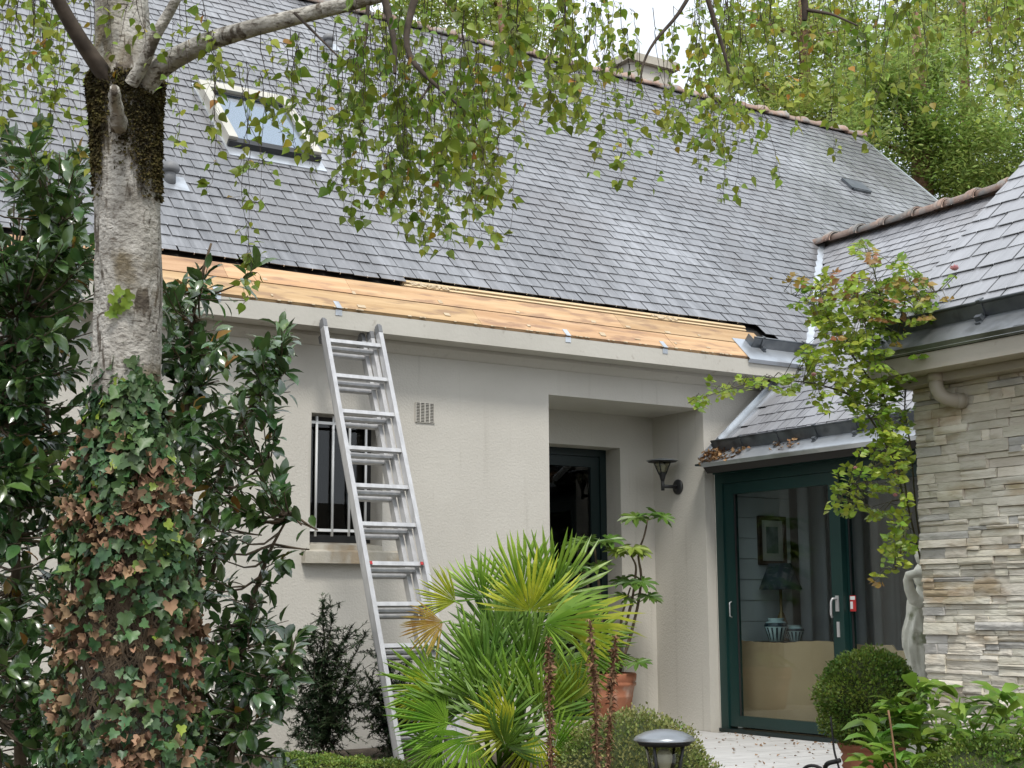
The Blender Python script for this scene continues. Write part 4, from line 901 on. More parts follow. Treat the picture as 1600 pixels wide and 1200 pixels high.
strands = [(-150, 500, -380, -220, -160, -40, 46), (400, 1250, -300, -160, -120, -20, 46), (-160, -10, -160, -40, 20, 200, 12), (-10, 70, -60, 0, 60, 230, 13), (60, 150, -60, 0, 90, 260, 12), (150, 250, -60, 0, 40, 150, 6), (250, 335, -30, 50, 110, 270, 6), (320, 425, 40, 130, 150, 335, 7), (385, 400, 90, 120, 400, 470, 2),
   (420, 520, 10, 80, 90, 240, 7), (500, 630, 0, 110, 150, 340, 34), (620, 795, 10, 150, 200, 398, 62), (540, 800, -40, 0, 50, 190, 24), (790, 900, -40, 0, 90, 215, 30), (870, 960, -10, 20, 80, 165, 17),
   (940, 1065, 0, 70, 160, 290, 17), (1080, 1160, -40, 30, 170, 305, 27), (1120, 1300, -50, 0, 40, 200, 32), (1290, 1430, -50, 0, 40, 240, 30), (1420, 1610, -50, 0, 30, 190, 32)]
P, Y, Nn, Sz, tw = [], [], [], [], Buf()
for (x0, x1, a0, a1, c0, c1, n) in strands:
    for _ in range(n):
        x = random.uniform(x0, x1); ya = random.uniform(a0, a1); yb = random.uniform(c0, c1); D = random.uniform(4.3, 5.7)
        if x < 330: D = random.uniform(4.5, 6.3)
        if x > 930: D = random.uniform(4.9, 7.2)
        m = max(5, int((yb - ya) / 11)); dx = random.gauss(0, 22); k = np.sort(np.concatenate([[0, 1], rng.random(m - 2)]))
        xs = x + dx * k ** 1.7 + np.cumsum(rng.normal(0, 2.2, m)); ys = ya + (yb - ya) * k
        pts = np.array([at(q, r, D + .05 * math.sin(3 * kk)) for q, r, kk in zip(xs, ys, k)]); tw.tube(pts, np.linspace(.0015, .0006, m), 4, cap=False)
        for i in range(m):
            if random.random() < (.80 if i > m * .25 else .45):
                for rep in range(random.choice((1, 1, 2, 2))):
                    side = rnd_unit(1)[0]; side[2] *= .3
                    st = pts[i] + rng.normal(0, .006, 3); d = np.array([0, 0, -1.0]) * random.uniform(.0, 1.2) + side * random.uniform(.4, 1.1)
                    q = st + unit(d + rnd_unit(1)[0] * .4) * random.uniform(.010, .030); P.append(q); Y.append(unit(d)); Sz.append(random.triangular(.018, .052, .034))
                    nv = -FWD * random.uniform(-.2, .8) + rnd_unit(1)[0] * 1.1 + np.array([0, 0, .5]); Nn.append(nv)
                    tw.tube([st, q], .0008, 3, cap=False)
P, Y, Nn, Sz = map(np.array, (P, Y, Nn, Sz)); A = frames(Y, Nn, Sz); yel = rng.random(len(P)) < .032
cr = birch.part('crown', tw, MT['twig'])
foliage(birch, cr, T_BIRCH, A[~yel], P[~yel], MT['birch_leaf'], 270); foliage(birch, cr, T_BIRCH, A[yel], P[yel], MT['birch_leaf_y'], 30, rest='yellow_foliage')
# moss on the trunk below the fork
P, Y, Nn, Sz = [], [], [], []
while len(P) < 11000:
    i = random.randrange(len(tp)); y = py_[i]
    if not 120 < y < 320: continue
    a = random.uniform(0, 2 * math.pi); sx = math.cos(a); nn = RT * sx - FWD * math.sin(a) if True else 0
    lim = 205 + 100 * max(0, sx) + (55 if sx < -.55 else 0) - 25 * max(0, 1 - abs(sx + .2) * 4) + 16 * math.sin(a * 9) + random.gauss(0, 26)
    if y > lim or math.sin(a) < -.5: continue
    P.append(tp[i] + nn * tr[i] * random.uniform(.99, 1.05) + UP * random.uniform(-.01, .01)); Y.append(nn * .7 + np.array([0, 0, -.6]) + rnd_unit(1)[0] * .5); Nn.append(rnd_unit(1)[0]); Sz.append(random.uniform(.008, .019))
P, Y, Nn, Sz = map(np.array, (P, Y, Nn, Sz)); b = Buf(); b.addmany(*T_BOX, frames(Y, Nn, Sz), P); birch.part('moss', b, MT['moss'], kind='stuff')

# ------------------------------------------------------------------ ivy on the trunk
ivy = Thing('ivy', 'dark green and withered brown ivy wrapped round the birch trunk', 'ivy', at(205, 1640, BD - .2))
def ivy_half(y): return np.interp(y, [490, 540, 600, 660, 740, 820, 950, 1100, 1250], [8, 28, 50, 62, 80, 95, 105, 112, 124])
vine = Buf()
for _ in range(190):
    x = random.uniform(90, 310); y = random.uniform(900, 1260); pts = []
    cx = 195; ang = random.uniform(-1.2, 1.2)
    for k in range(14):
        hw = ivy_half(y) * .82; D = BD - math.cos(ang) * hw * s_ ; pts.append(at(cx + math.sin(ang) * hw, y, D)); y -= random.uniform(8, 34); ang += random.gauss(0, .22)
        if y < 560: break
    if len(pts) > 3: vine.tube(np.array(pts), random.uniform(.0022, .006), 5, cap=False)
vs = ivy.part('vines', vine, MT['stem'])
G_, Dd, Yl = [[], [], [], []], [[], [], [], []], [[], [], [], []]
def brown(x, y):
    n = math.sin(x * .031 + y * .017) + math.sin(x * .023 - y * .041 + 1.3) + .6 * math.sin(y * .09 + x * .05)
    base = np.interp(y, [500, 680, 740, 775, 830, 850, 900, 960, 1010, 1060, 1110, 1200], [-9, -1.6, -.6, 1.3, .6, -1.1, -.3, .7, .9, .6, .1, .1])
    return n * .8 + base > .55
while len(G_[0]) + len(Dd[0]) < 2900:
    y = random.uniform(480, 1260) if random.random() < .8 else random.uniform(600, 900); ang = random.uniform(-1.75, 1.75); hw = ivy_half(y) * random.uniform(.80, 1.12)
    x = 195 + math.sin(ang) * hw; D = BD - math.cos(ang) * hw * s_ - random.uniform(0, .03)
    nn = RT * math.sin(ang) - FWD * math.cos(ang); d = -UP * random.uniform(.3, 1.2) + rnd_unit(1)[0] * .7 + nn * .25
    if 940 < y < 1060 and 120 < x < 260 and random.random() < .55: continue
    L_ = Dd if ((brown(x, y) and random.random() < .72) or (y > 640 and random.random() < .07)) else (Yl if random.random() < .035 else G_)
    sz = random.triangular(.018, .062, .034) if L_ is not Dd else random.triangular(.018, .056, .034)
    nrm = nn + rnd_unit(1)[0] * (.34 if L_ is not Dd else 1.0) + UP * .35
    for q, v_ in zip(L_, (at(x, y, D), unit(d), nrm, sz)): q.append(v_)
for q in ((178, 462), (190, 452), (200, 470), (170, 485), (205, 458), (188, 478)):
    for l, v_ in zip(Yl, (at(*q, BD - .14), -UP + RT * random.gauss(0, .6), -FWD + rnd_unit(1)[0] * .3, .045)): l.append(v_)
T_DEAD = (T_IVY[0] * (1, 1, 1) + np.array([0, 0, 1]) * (np.abs(T_IVY[0][:, :1]) * 1.0 + (T_IVY[0][:, 1:2] - .3) ** 2 * .9), T_IVY[1])
for L_, m, tm, n, nm, rs in ((G_, 'ivy', T_IVY, 210, 'leaf', 'foliage'), (Dd, 'ivy_dead', T_DEAD, 70, 'withered_leaf', 'withered_foliage'), (Yl, 'ivy_yel', T_IVY, 40, 'fresh_leaf', 'fresh_foliage')):
    P, Y, Nn, Sz = map(np.array, L_); foliage(ivy, vs, tm, frames(Y, Nn, Sz), P, MT[m], n, nm, rs)

# ------------------------------------------------------------------ camellias either side of the trunk
def shrub_px(name, label, base, blobs, stems, tmpl, m, my, size, n_ind, per, Dr, stemmat='stem', yel=.015, droop=.35, outward=None):
    th = Thing(name, label, 'shrub', base); wood = Buf(); P, Y, Nn, Sz = [], [], [], []
    for pts, r0, r1, D0, D1 in stems: p = pxpath(pts, D0, D1, 16); wood.tube(p, np.linspace(r0, r1, 16), 7, jit=.05)
    allst = np.concatenate([pxpath(s[0], s[3], s[4], 16) for s in stems])
    for (cx, cy, rx, ry, n) in blobs:
        for _ in range(n):
            a = random.uniform(0, 2 * math.pi); r = math.sqrt(random.random()); D = random.uniform(*Dr)
            tip = at(cx + math.cos(a) * r * rx, cy + math.sin(a) * r * ry, D)
            j = np.argmin(np.linalg.norm(allst - tip, axis=1) + np.abs(allst[:, 2] - tip[2]) * .3); root = allst[j]
            L = np.linalg.norm(tip - root); out = unit(tip - root + np.array([0, 0, .25 * L]))
            tl = random.uniform(.14, .26); st = tip - out * tl
            wood.tube([root, (root + st) / 2 + np.array([0, 0, -.05 * L]), st, tip], [.006, .005, .0034, .0018], 4, cap=False)
            for k in range(per + random.randrange(-2, 3)):
                f = (k + .5) / per; q = st + (tip - st) * min(f, 1.0); sd = rnd_unit(1)[0]; sd -= out * (sd @ out)
                d = unit(out * random.uniform(.3, .9) + unit(sd) * random.uniform(.5, 1.0) + np.array([0, 0, -droop * random.random()]))
                P.append(q + d * .008); Y.append(d); Nn.append(np.array([0, 0, 1.0]) + rnd_unit(1)[0] * .55 - FWD * .2); Sz.append(random.uniform(*size))
    P, Y, Nn, Sz = map(np.array, (P, Y, Nn, Sz)); w_ = th.part('stems', wood, MT[stemmat]); A = frames(Y, Nn, Sz); yl = rng.random(len(P)) < yel
    foliage(th, w_, tmpl, A[~yl], P[~yl], MT[m], n_ind)
    if yl.any(): foliage(th, w_, tmpl, A[yl], P[yl], MT[my], 12, 'yellow_leaf', 'yellow_foliage')
    return th
shrub_px('camellia', 'glossy dark camellia left of the birch trunk', at(40, 1560, 6.0),
   [(25, 235, 45, 50, 16), (80, 275, 65, 60, 28), (60, 390, 85, 75, 54), (10, 640, 40, 200, 40), (10, 1050, 40, 140, 26), (-70, 420, 60, 120, 34), (-80, 700, 70, 160, 40), (-70, 1000, 60, 150, 30), (115, 470, 45, 110, 26), (40, 520, 70, 90, 40), (70, 640, 80, 90, 46), (30, 760, 60, 90, 34), (90, 790, 50, 80, 18), (20, 930, 60, 90, 22), (70, 1020, 60, 80, 16), (40, 1140, 90, 80, 40), (150, 1150, 70, 80, 14), (110, 380, 45, 60, 16)],
   [([(40, 1560), (30, 1100), (20, 800), (60, 550), (90, 330)], .030, .006, 6.2, 6.0), ([(60, 1560), (90, 1150), (100, 850), (70, 620), (20, 420)], .026, .006, 6.4, 6.3), ([(20, 1560), (-20, 1000), (-10, 700), (30, 480)], .026, .006, 6.0, 5.8)],
   T_CAM, 'camellia', 'camellia_y', (.070, .112), 130, 9, (5.5, 6.7))
shrub_px('camellia', 'glossy dark camellia between the birch trunk and the barred window', at(330, 1500, 6.4),
   [(285, 455, 45, 70, 18), (300, 560, 60, 70, 28), (350, 585, 75, 55, 22), (400, 560, 35, 55, 10), (300, 680, 65, 75, 34), (375, 680, 60, 50, 15), (330, 780, 65, 65, 19), (395, 770, 40, 45, 6), (300, 880, 50, 70, 22), (350, 900, 45, 60, 13), (425, 880, 30, 40, 4), (340, 1000, 80, 70, 24), (420, 985, 55, 50, 11), (320, 1110, 90, 80, 44), (400, 1090, 55, 60, 20), (440, 1040, 30, 50, 5), (390, 425, 22, 50, 2), (435, 545, 20, 45, 6), (440, 640, 22, 40, 4), (450, 1000, 25, 50, 6), (430, 760, 25, 40, 4), (250, 1170, 80, 50, 22), (400, 1190, 60, 30, 10)],
   [([(330, 1500), (320, 1150), (300, 900), (290, 650), (300, 480), (330, 380)], .026, .005, 6.4, 6.3), ([(350, 1500), (360, 1150), (380, 980), (420, 860), (455, 800)], .020, .004, 6.3, 6.2), ([(320, 1500), (290, 1000), (330, 760), (400, 620), (440, 540)], .022, .004, 6.5, 6.4), ([(330, 900), (370, 760), (420, 720)], .012, .004, 6.4, 6.3), ([(350, 1150), (400, 1080), (450, 1030)], .012, .004, 6.3, 6.2)],
   T_CAM, 'camellia', 'camellia_y', (.068, .108), 170, 8, (5.8, 6.9))

# ------------------------------------------------------------------ dwarf fan palm
PD = 8.7
palm = Thing('fan_palm', 'bushy fan palm with green and yellow fronds in front of ladder', 'palm', at(800, 1215, PD))
def frond(seed, nseg=26, spread=200, fold=.03, split=.44, droop=.20):
    r = np.random.default_rng(seed); V = [(0, 0, 0)]; F = []; ang = np.radians(np.linspace(-spread / 2, spread / 2, nseg)); st = ang[1] - ang[0]
    for i, a in enumerate(ang):
        L = (.72 + .28 * math.cos(a * .75)) * r.uniform(.88, 1.06); bend = r.normal(0, .05); dz = droop * r.uniform(.0, 1.9)
        def pt(rr, da, z): return (math.sin(a + da + bend * rr) * rr * L, math.cos(a + da + bend * rr) * rr * L, z - dz * rr ** 2.6)
        k = len(V)
        V += [pt(split, -st / 2, 0), pt(split, 0, fold), pt(split, st / 2, 0), pt(.76, -st * .30, -.0), pt(.76, 0, fold * 1.0), pt(.76, st * .30, 0), pt(1.0, r.normal(0, .02), 0)]
        F += [(0, k + 1, k), (0, k + 2, k + 1), (k, k + 1, k + 4, k + 3), (k + 1, k + 2, k + 5, k + 4), (k + 3, k + 4, k + 6), (k + 4, k + 5, k + 6)]
    return np.array(V), F
pbase = at(800, 1200, PD)
# hub pixel, axis (right, up, towards viewer), face normal (right, up, towards viewer), radius m, distance offset, material, spread
FR = [((815, 930), (.05, 1, .1), (.1, -.35, 1), .41, .25, 'palm', 190), ((755, 935), (-.45, .8, .1), (-.2, -.2, 1), .31, .2, 'palm', 140), ((862, 930), (.6, .75, .1), (.3, -.2, 1), .44, .15, 'palm', 160),
  ((828, 955), (.1, .9, .5), (0, -.8, .7), .38, -.25, 'palm_y', 180), ((872, 978), (.95, .12, .35), (.1, .9, .45), .50, -.30, 'palm_y', 100), ((850, 975), (.85, .35, .5), (0, .8, .6), .42, -.40, 'palm', 120),
  ((712, 940), (-.8, .45, .2), (0, .3, 1), .25, .1, 'palm_y', 110), ((692, 972), (-.9, -.15, .3), (0, .6, .8), .27, -.1, 'palm_dead', 120), ((748, 1045), (-.4, .9, .2), (-.2, .1, 1), .38, -.1, 'palm_dark', 170),
  ((788, 1030), (0, 1, .1), (.2, 0, 1), .40, 0.1, 'palm_dark', 170), ((830, 1050), (.25, 1, .3), (.3, .1, 1), .42, -.1, 'palm_dark', 180), ((682, 1072), (-1, .25, .3), (0, .45, .9), .36, -.2, 'palm', 180),
  ((700, 1085), (-.9, -.2, .4), (0, .5, .9), .33, -.25, 'palm_y', 120), ((760, 1100), (-.4, .8, .4), (0, .2, 1), .40, -.3, 'palm_dark', 180), ((800, 1090), (.1, 1, .4), (0, .1, 1), .38, -.35, 'palm', 180),
  ((850, 1100), (.4, .9, .3), (.2, .1, 1), .38, -.35, 'palm', 170), ((895, 1098), (.1, 1, .2), (.5, 0, .9), .26, -.45, 'palm_y', 120), ((880, 1150), (.8, -.1, .35), (.3, .4, .9), .26, -.5, 'palm_y', 190),
  ((800, 1140), (-.7, .5, .4), (0, .4, .9), .30, -.55, 'palm_y', 150), ((835, 1150), (.1, -.8, .5), (0, .6, .9), .27, -.55, 'palm_y', 110), ((700, 1130), (-.9, .3, .3), (0, .5, .9), .36, -.4, 'palm', 160),
  ((735, 1150), (-.5, -.5, .6), (0, .6, .9), .30, -.5, 'palm', 150), ((775, 1140), (.2, .7, .3), (0, .3, 1), .36, -.45, 'palm_dark', 190), ((690, 1165), (-.8, -.3, .4), (0, .5, .9), .26, -.5, 'palm_dark', 140), ((820, 990), (.2, .9, -.2), (0, .4, .9), .42, .35, 'palm_dark', 180),
  ((880, 1040), (.9, -.5, .1), (.2, .5, .9), .34, .1, 'palm', 130), ((775, 995), (-.15, .9, -.1), (-.1, .3, 1), .36, .2, 'palm_dark', 180), ((905, 1010), (.9, .3, .0), (.2, .5, .9), .36, .15, 'palm', 120), ((760, 1060), (-.2, .9, .2), (.1, .2, 1), .38, -.2, 'palm_dark', 170), ((845, 1120), (.5, .6, .4), (.2, .3, 1), .36, -.45, 'palm', 170), ((720, 1110), (-.6, .6, .3), (0, .3, 1), .36, -.3, 'palm_dark', 170), ((790, 1165), (.1, .5, .6), (0, .5, .9), .30, -.6, 'palm_dark', 190), ((865, 1175), (.5, .5, .4), (.2, .5, .9), .28, -.55, 'palm', 160)]
cv = lambda k: RT * k[0] + UP * k[1] - FWD * k[2]
for i, (hub, ax, nr, R_, dD, m, spr) in enumerate(FR):
    hp = at(hub[0], hub[1], PD + dD); Yv = unit(cv(ax)); Zv = cv(nr); A = frames(Yv[None], Zv[None], np.array([R_]))[0]
    tv, tf = frond(100 + i, spread=spr, nseg=int(9 + spr / 10)); b = Buf(); b.add(np.asarray(tv) @ A.T + hp, tf, False); fo = palm.part('frond', b, MT[m])
    b = Buf(); root = pbase + np.array([random.gauss(0, .06), random.gauss(0, .06), 0]); mid = (root + hp) / 2 + np.array([0, 0, .06]) - Yv * .05
    b.tube([root, mid, hp - Yv * .04, hp + Yv * .02], [.011, .009, .007, .004], 6); palm.part('petiole', b, MT['palm'], fo)
b = Buf(); b.tube([pbase - (0, 0, .3), pbase + (0, 0, .12)], [.10, .07], 14, jit=.1); palm.part('trunk', b, MT['stem'])

# ------------------------------------------------------------------ terracotta pot with fatsia by the entrance
pc = np.array([7.95, 10.60, .136])
t = Thing('plant_pot', 'big terracotta pot on the doorstep holding tall palmate plant', 'pot', pc)
b = Buf(); b.lathe([(.165, 0), (.175, .01), (.205, .18), (.2085, .185), (.2085, .20), (.207, .205), (.222, .275), (.238, .29), (.240, .31), (.228, .318), (.238, .33), (.245, .385), (.235, .395), (.215, .395), (.21, .35), (.05, .345)], pc, 36); t.part('pot_body', b, MT['terra'])
b = Buf(); b.lathe([(.205, .33), (.21, .352), (.10, .362), (.01, .365)], pc, 24); t.part('soil', b, MT['soil'])
t = Thing('fatsia', 'leggy palmate-leaved plant growing from the big terracotta pot', 'plant', pc + (0, 0, .36))
FD = proj(pc)[0][2]
clusters = [((1012, 808), 'fatsia', 6, (-.1, 1)), ((985, 862), 'fatsia_l', 7, (0, 1)), ((928, 846), 'fatsia', 7, (0, 1)), ((912, 890), 'fatsia', 5, (-.2, .8)), ((988, 912), 'fatsia', 5, (0, 1)), ((1000, 935), 'fatsia', 4, (.2, .9)), ((935, 1040), 'fatsia', 4, (-.4, .6)), ((982, 1036), 'fatsia', 4, (.4, .6))]
stems = [[(965, 1060), (995, 960), (1004, 900), (995, 868), (1008, 835), (1012, 812)], [(955, 1060), (988, 940), (995, 885), (985, 866)], [(945, 1060), (938, 930), (930, 865), (928, 850)], [(940, 1060), (930, 950), (915, 905), (912, 893)], [(958, 1060), (972, 960), (985, 918)], [(960, 1060), (985, 1000), (998, 940)]]
for s in stems: b = Buf(); b.tube(pxpath(s, FD, FD - .05, 18), np.linspace(.015, .007, 18), 8, jit=.08); t.part('stem', b, MT['stem'])
pal = [Buf() for _ in range(3)]; PM = {}
for m in ('fatsia', 'fatsia_l'):
    PM[m] = []
    for k in range(3): bb = Buf(); bb.add(*leaf_palmate(8, k)); PM[m].append(bb.mesh('leaf', MT[m]))
for (hub, m, n, bias) in clusters:
    hp = at(hub[0], hub[1], FD - .03)
    for k in range(n):
        a = 2 * math.pi * k / n + random.uniform(-.3, .3); hd = np.array([math.cos(a), math.sin(a), 0]); up = random.uniform(-.05, .35)
        q = hp + hd * random.uniform(.07, .14) + np.array([0, 0, up * .10]); Yv = unit(hd + np.array([0, 0, random.uniform(-.7, .15)])); Zv = unit(np.array([0, 0, 1.0]) + hd * .5 - FWD * .55)
        A = frames(Yv[None], Zv[None], np.array([random.uniform(.13, .19)]))[0]; lf = t.inst('leaf', random.choice(PM[m]), m44(A, q))
        b = Buf(); b.tube([hp - (0, 0, .03), (hp + q) / 2 + (0, 0, -.01), q], [.004, .003, .0025], 5, cap=False); t.part('leaf_stalk', b, MT['fatsia_l'], None)

# ------------------------------------------------------------------ clipped box, yew, spikes, peony
def box_shell(th, c, r, n, m, size, name='foliage', squash=(1, 1, 1), parent=None, lumpy=.075):
    d = rnd_unit(n); rr = r * (1 + lumpy * (np.sin(d[:, 0] * 9 + 1) + np.sin(d[:, 1] * 8 + 2) + np.sin(d[:, 2] * 10)) / 2) * np.where(rng.random(n) < .04, rng.uniform(1.03, 1.10, n), rng.uniform(.86, 1.04, n))
    P = c + d * rr[:, None] * np.array(squash); Y = d + rnd_unit(n) * .8 + np.array([0, 0, .3]); Nn = rnd_unit(n); A = frames(Y, Nn, rng.uniform(*size, n))
    b = Buf(); b.addmany(*T_BOX, A, P); return th.part(name, b, MT[m], parent, 'stuff')
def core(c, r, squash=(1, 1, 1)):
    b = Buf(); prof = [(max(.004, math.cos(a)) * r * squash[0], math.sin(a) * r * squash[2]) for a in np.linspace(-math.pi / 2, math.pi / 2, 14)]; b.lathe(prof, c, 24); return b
c = at(1360, 1096, 8.2)
t = Thing('plant_pot', 'ribbed terracotta pot under the round box ball', 'pot', (c[0], c[1], 0.0))
b = Buf(); b.lathe([(.13, 0.0), (.14, .01), (.165, .20), (.175, .215), (.165, .23), (.178, .26), (.165, .28), (.185, .31), (.195, .335), (.185, .345), (.165, .34), (.05, .32)], (c[0], c[1], 0), 32); t.part('pot_body', b, MT['terra'])
b = Buf(); b.lathe([(.15, .315), (.165, .33), (.05, .335)], (c[0], c[1], 0), 24); t.part('soil', b, MT['soil'])
t = Thing('box_ball', 'round clipped box ball in a terracotta pot before the glass door', 'topiary', (c[0], c[1], .33))
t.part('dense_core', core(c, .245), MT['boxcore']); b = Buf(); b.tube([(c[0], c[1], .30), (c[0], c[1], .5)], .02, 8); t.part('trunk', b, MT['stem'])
box_shell(t, c, .283, 17000, 'boxleaf', (.013, .024))
c = at(990, 1232, 8.0)
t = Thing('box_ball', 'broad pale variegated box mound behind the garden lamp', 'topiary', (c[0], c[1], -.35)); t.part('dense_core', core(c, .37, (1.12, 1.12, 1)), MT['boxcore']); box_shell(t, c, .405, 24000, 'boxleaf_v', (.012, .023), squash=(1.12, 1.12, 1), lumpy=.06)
c = at(1560, 1250, 5.6)
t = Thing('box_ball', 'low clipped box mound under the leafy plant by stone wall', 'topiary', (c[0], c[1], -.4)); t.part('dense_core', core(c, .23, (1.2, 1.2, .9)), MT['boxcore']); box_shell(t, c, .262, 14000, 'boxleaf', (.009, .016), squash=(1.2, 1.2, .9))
# low hedge
A0, A1 = at(440, 1196, 9.0), at(770, 1210, 8.6); t = Thing('box_hedge', 'low clipped box edging at the foot of the ladder', 'hedge', ((A0 + A1) / 2 * (1, 1, 0)))
dv = unit((A1 - A0) * (1, 1, 0)); sv = np.cross((0, 0, 1), dv); Lh = np.linalg.norm(A1 - A0); ht = lambda k: .20 - .06 * k
n = 26000; k = rng.random(n); face = rng.random(n); w_ = rng.uniform(-.17, .17, n); h_ = rng.uniform(-.3, 0, n)
topm = face < .6; w2 = np.where(topm, w_, np.where(face < .8, -.17, .17)); zt = ht(k) + .012 * np.sin(k * 40) + np.where(topm, 0, h_) - .03 * (np.abs(w2) > .14) + rng.normal(0, .008, n)
P = A0 * (1, 1, 0) + dv * (k * Lh)[:, None] + sv * w2[:, None] + np.stack([np.zeros(n), np.zeros(n), zt], 1)
b = Buf(); b.addmany(*T_BOX, frames(rnd_unit(n) + np.array([0, 0, .6]), rnd_unit(n), rng.uniform(.010, .019, n)), P); t.part('foliage', b, MT['boxleaf'], kind='stuff')
b = Buf(); V = []
for kk in np.linspace(0, 1, 12):
    o = A0 * (1, 1, 0) + dv * kk * Lh
    for ww, hh in ((-.155, -.4), (-.155, ht(kk) - .03), (0, ht(kk) - .015), (.155, ht(kk) - .03), (.155, -.4)): V.append(o + sv * ww + np.array([0, 0, hh]))
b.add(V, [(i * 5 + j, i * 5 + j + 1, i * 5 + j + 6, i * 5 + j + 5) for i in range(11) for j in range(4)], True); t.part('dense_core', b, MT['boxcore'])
# yews
def yew(label, basepx, D, tips, seed):
    r = np.random.default_rng(seed); base = at(basepx[0], basepx[1], D); t = Thing('yew_shrub', label, 'shrub', base, 'yews against the house wall'); wood = Buf(); P, Y, Nn = [], [], []
    for (x, y) in tips:
        tip = at(x, y, D + r.uniform(-.15, .15)); root = base + np.array([0, 0, r.uniform(0, .55) * (tip - base)[2]]); pts = []
        for k in np.linspace(0, 1, 9): pts.append(root * (1 - k) + tip * k + np.array([0, 0, .10 * math.sin(k * math.pi)]) * (1 if x < basepx[0] else .6) + r.normal(0, .008, 3))
        wood.tube(pts, np.linspace(.007, .0018, 9), 5, cap=False); subs = [np.array(pts)]
        for _ in range(16):
            i = r.integers(2, 9); st = np.array(pts[i - 1]); d = unit(np.array(pts[i]) - pts[i - 1] + rnd_unit(1)[0] * .8); sp = np.array([st + d * q * r.uniform(.10, .22) + np.array([0, 0, -.03 * q * q]) for q in np.linspace(0, 1, 5)]); wood.tube(sp, .0016, 4, cap=False); subs.append(sp)
        for sp in subs:
            T = np.diff(sp, axis=0); L = np.linalg.norm(T, axis=1); n = int(L.sum() / .0030)
            for _ in range(n):
                i = r.integers(0, len(T)) if len(sp) < 9 else r.integers(3, len(T)); f = r.random(); q = sp[i] + T[i] * f; d = unit(T[i]); sd = unit(np.cross(d, (0, 0, 1))) * r.choice((-1, 1)) + r.normal(0, .35, 3)
                P.append(q); Y.append(unit(sd + d * .6)); Nn.append((0, 0, 1.0) + r.normal(0, .3, 3))
    w_ = t.part('stems', wood, MT['twig']); P, Y, Nn = map(np.array, (P, Y, Nn)); b = Buf(); b.addmany(*T_NEED, frames(Y, Nn, rng.uniform(.024, .042, len(P))), P, False); t.part('foliage', b, MT['yew'], w_, 'stuff')
rr_ = np.random.default_rng(5)
yew('taller dark yew left of the ladder under the window', (505, 1190), 10.0, [(503, 940), (490, 985), (520, 960), (550, 975), (575, 985), (470, 1000), (455, 1030), (540, 1010), (560, 1040), (450, 1070), (530, 1050), (480, 1060), (505, 1000), (555, 1080), (465, 1110), (540, 1110), (500, 1090), (520, 1130), (475, 1140), (555, 1140), (495, 1030), (515, 1070), (440, 1100), (575, 1100), (450, 1150)] , 1)
yew('thinner dark yew behind the ladder foot', (615, 1185), 10.3, [(590, 1010), (570, 1050), (605, 1040), (640, 1020), (650, 1050), (630, 1060), (600, 1080), (660, 1090), (575, 1110), (640, 1100), (610, 1120), (590, 1140), (650, 1130), (625, 1090), (670, 1060), (560, 1085)], 2)
# dried flower spikes
def spike(label, pts, D, seed):
    r = np.random.default_rng(seed); p = pxpath(pts, D, D, 40); t = Thing('dried_flower_spike', label, 'flower spike', p[-1] * (1, 1, 0) + (0, 0, -.4), 'dried flower spikes before the palm')
    b = Buf(); b.tube(np.concatenate([p, [p[-1] + (0, 0, -.45)]]), np.linspace(.004, .007, 41), 6); t.part('stalk', b, MT['spike']); P, Y, Nn, Sz = [], [], [], []
    for i in range(40):
        k = 6 if i > 3 else 7
        for j in range(k + (r.integers(0, 4))):
            a = r.uniform(0, 6.28); d = np.array([math.cos(a), math.sin(a), r.uniform(-.1, .8)]); P.append(p[i] + r.normal(0, .004, 3)); Y.append(unit(d)); Nn.append(np.array([0, 0, 1.0]) + r.normal(0, .5, 3)); Sz.append(r.uniform(.018, .034) * (1 if i > 4 else .7))
    P, Y, Nn, Sz = map(np.array, (P, Y, Nn, Sz)); b = Buf(); b.addmany(*leaf_ellipse(.22, .12, .9), frames(Y, Nn, Sz), P); t.part('calyxes', b, MT['spike'], kind='stuff')
spike('brown dried spike standing alone before the middle of the palm', [(857, 998), (858, 1100), (862, 1220)], 6.3, 1); spike('tallest brown dried spike in front of the terracotta pot rim', [(922, 972), (930, 1080), (934, 1220)], 6.4, 2); spike('brown dried spike before the terracotta pot nearest the lamp', [(962, 995), (955, 1090), (948, 1220)], 6.5, 3)
# leafy plant at the stone wall
PEO = at(1480, 1330, 5.9); t = Thing('peony', 'bright green broad-leaved plant at the foot of stone wall', 'plant', PEO); P, Y, Nn, Sz = [], [], [], []; nst = 0
for (x, y) in [(1398, 1098), (1370, 1150), (1420, 1130), (1455, 1085), (1470, 1120), (1500, 1090), (1440, 1160), (1480, 1150), (1520, 1130), (1560, 1130), (1580, 1100), (1600, 1130), (1400, 1180), (1380, 1185), (1450, 1190), (1540, 1160), (1430, 1075), (1505, 1125), (1595, 1165), (1420, 1195), (1360, 1192), (1565, 1085), (1490, 1180), (1410, 1110), (1380, 1130), (1440, 1120), (1535, 1105), (1590, 1140), (1550, 1185), (1515, 1165), (1465, 1175)]:
    D = random.uniform(5.5, 6.3); tip = at(x, y, D); root = PEO + np.array([random.gauss(0, .1), random.gauss(0, .1), 0]); b = Buf(); b.tube([root, (root + tip) / 2 + (0, 0, .05), tip], [.006, .005, .003], 6); t.part('stem', b, MT['peony'])
    for k in range(11):
        a = random.uniform(0, 6.28); d = np.array([math.cos(a), math.sin(a), random.uniform(-.1, .7)]); f = random.uniform(-.12, 0) * (k > 3); P.append(tip + np.array([0, 0, f]) + d * .01); Y.append(unit(d)); Nn.append(np.array([0, 0, 1.0]) + rnd_unit(1)[0] * .4); Sz.append(random.uniform(.095, .165))
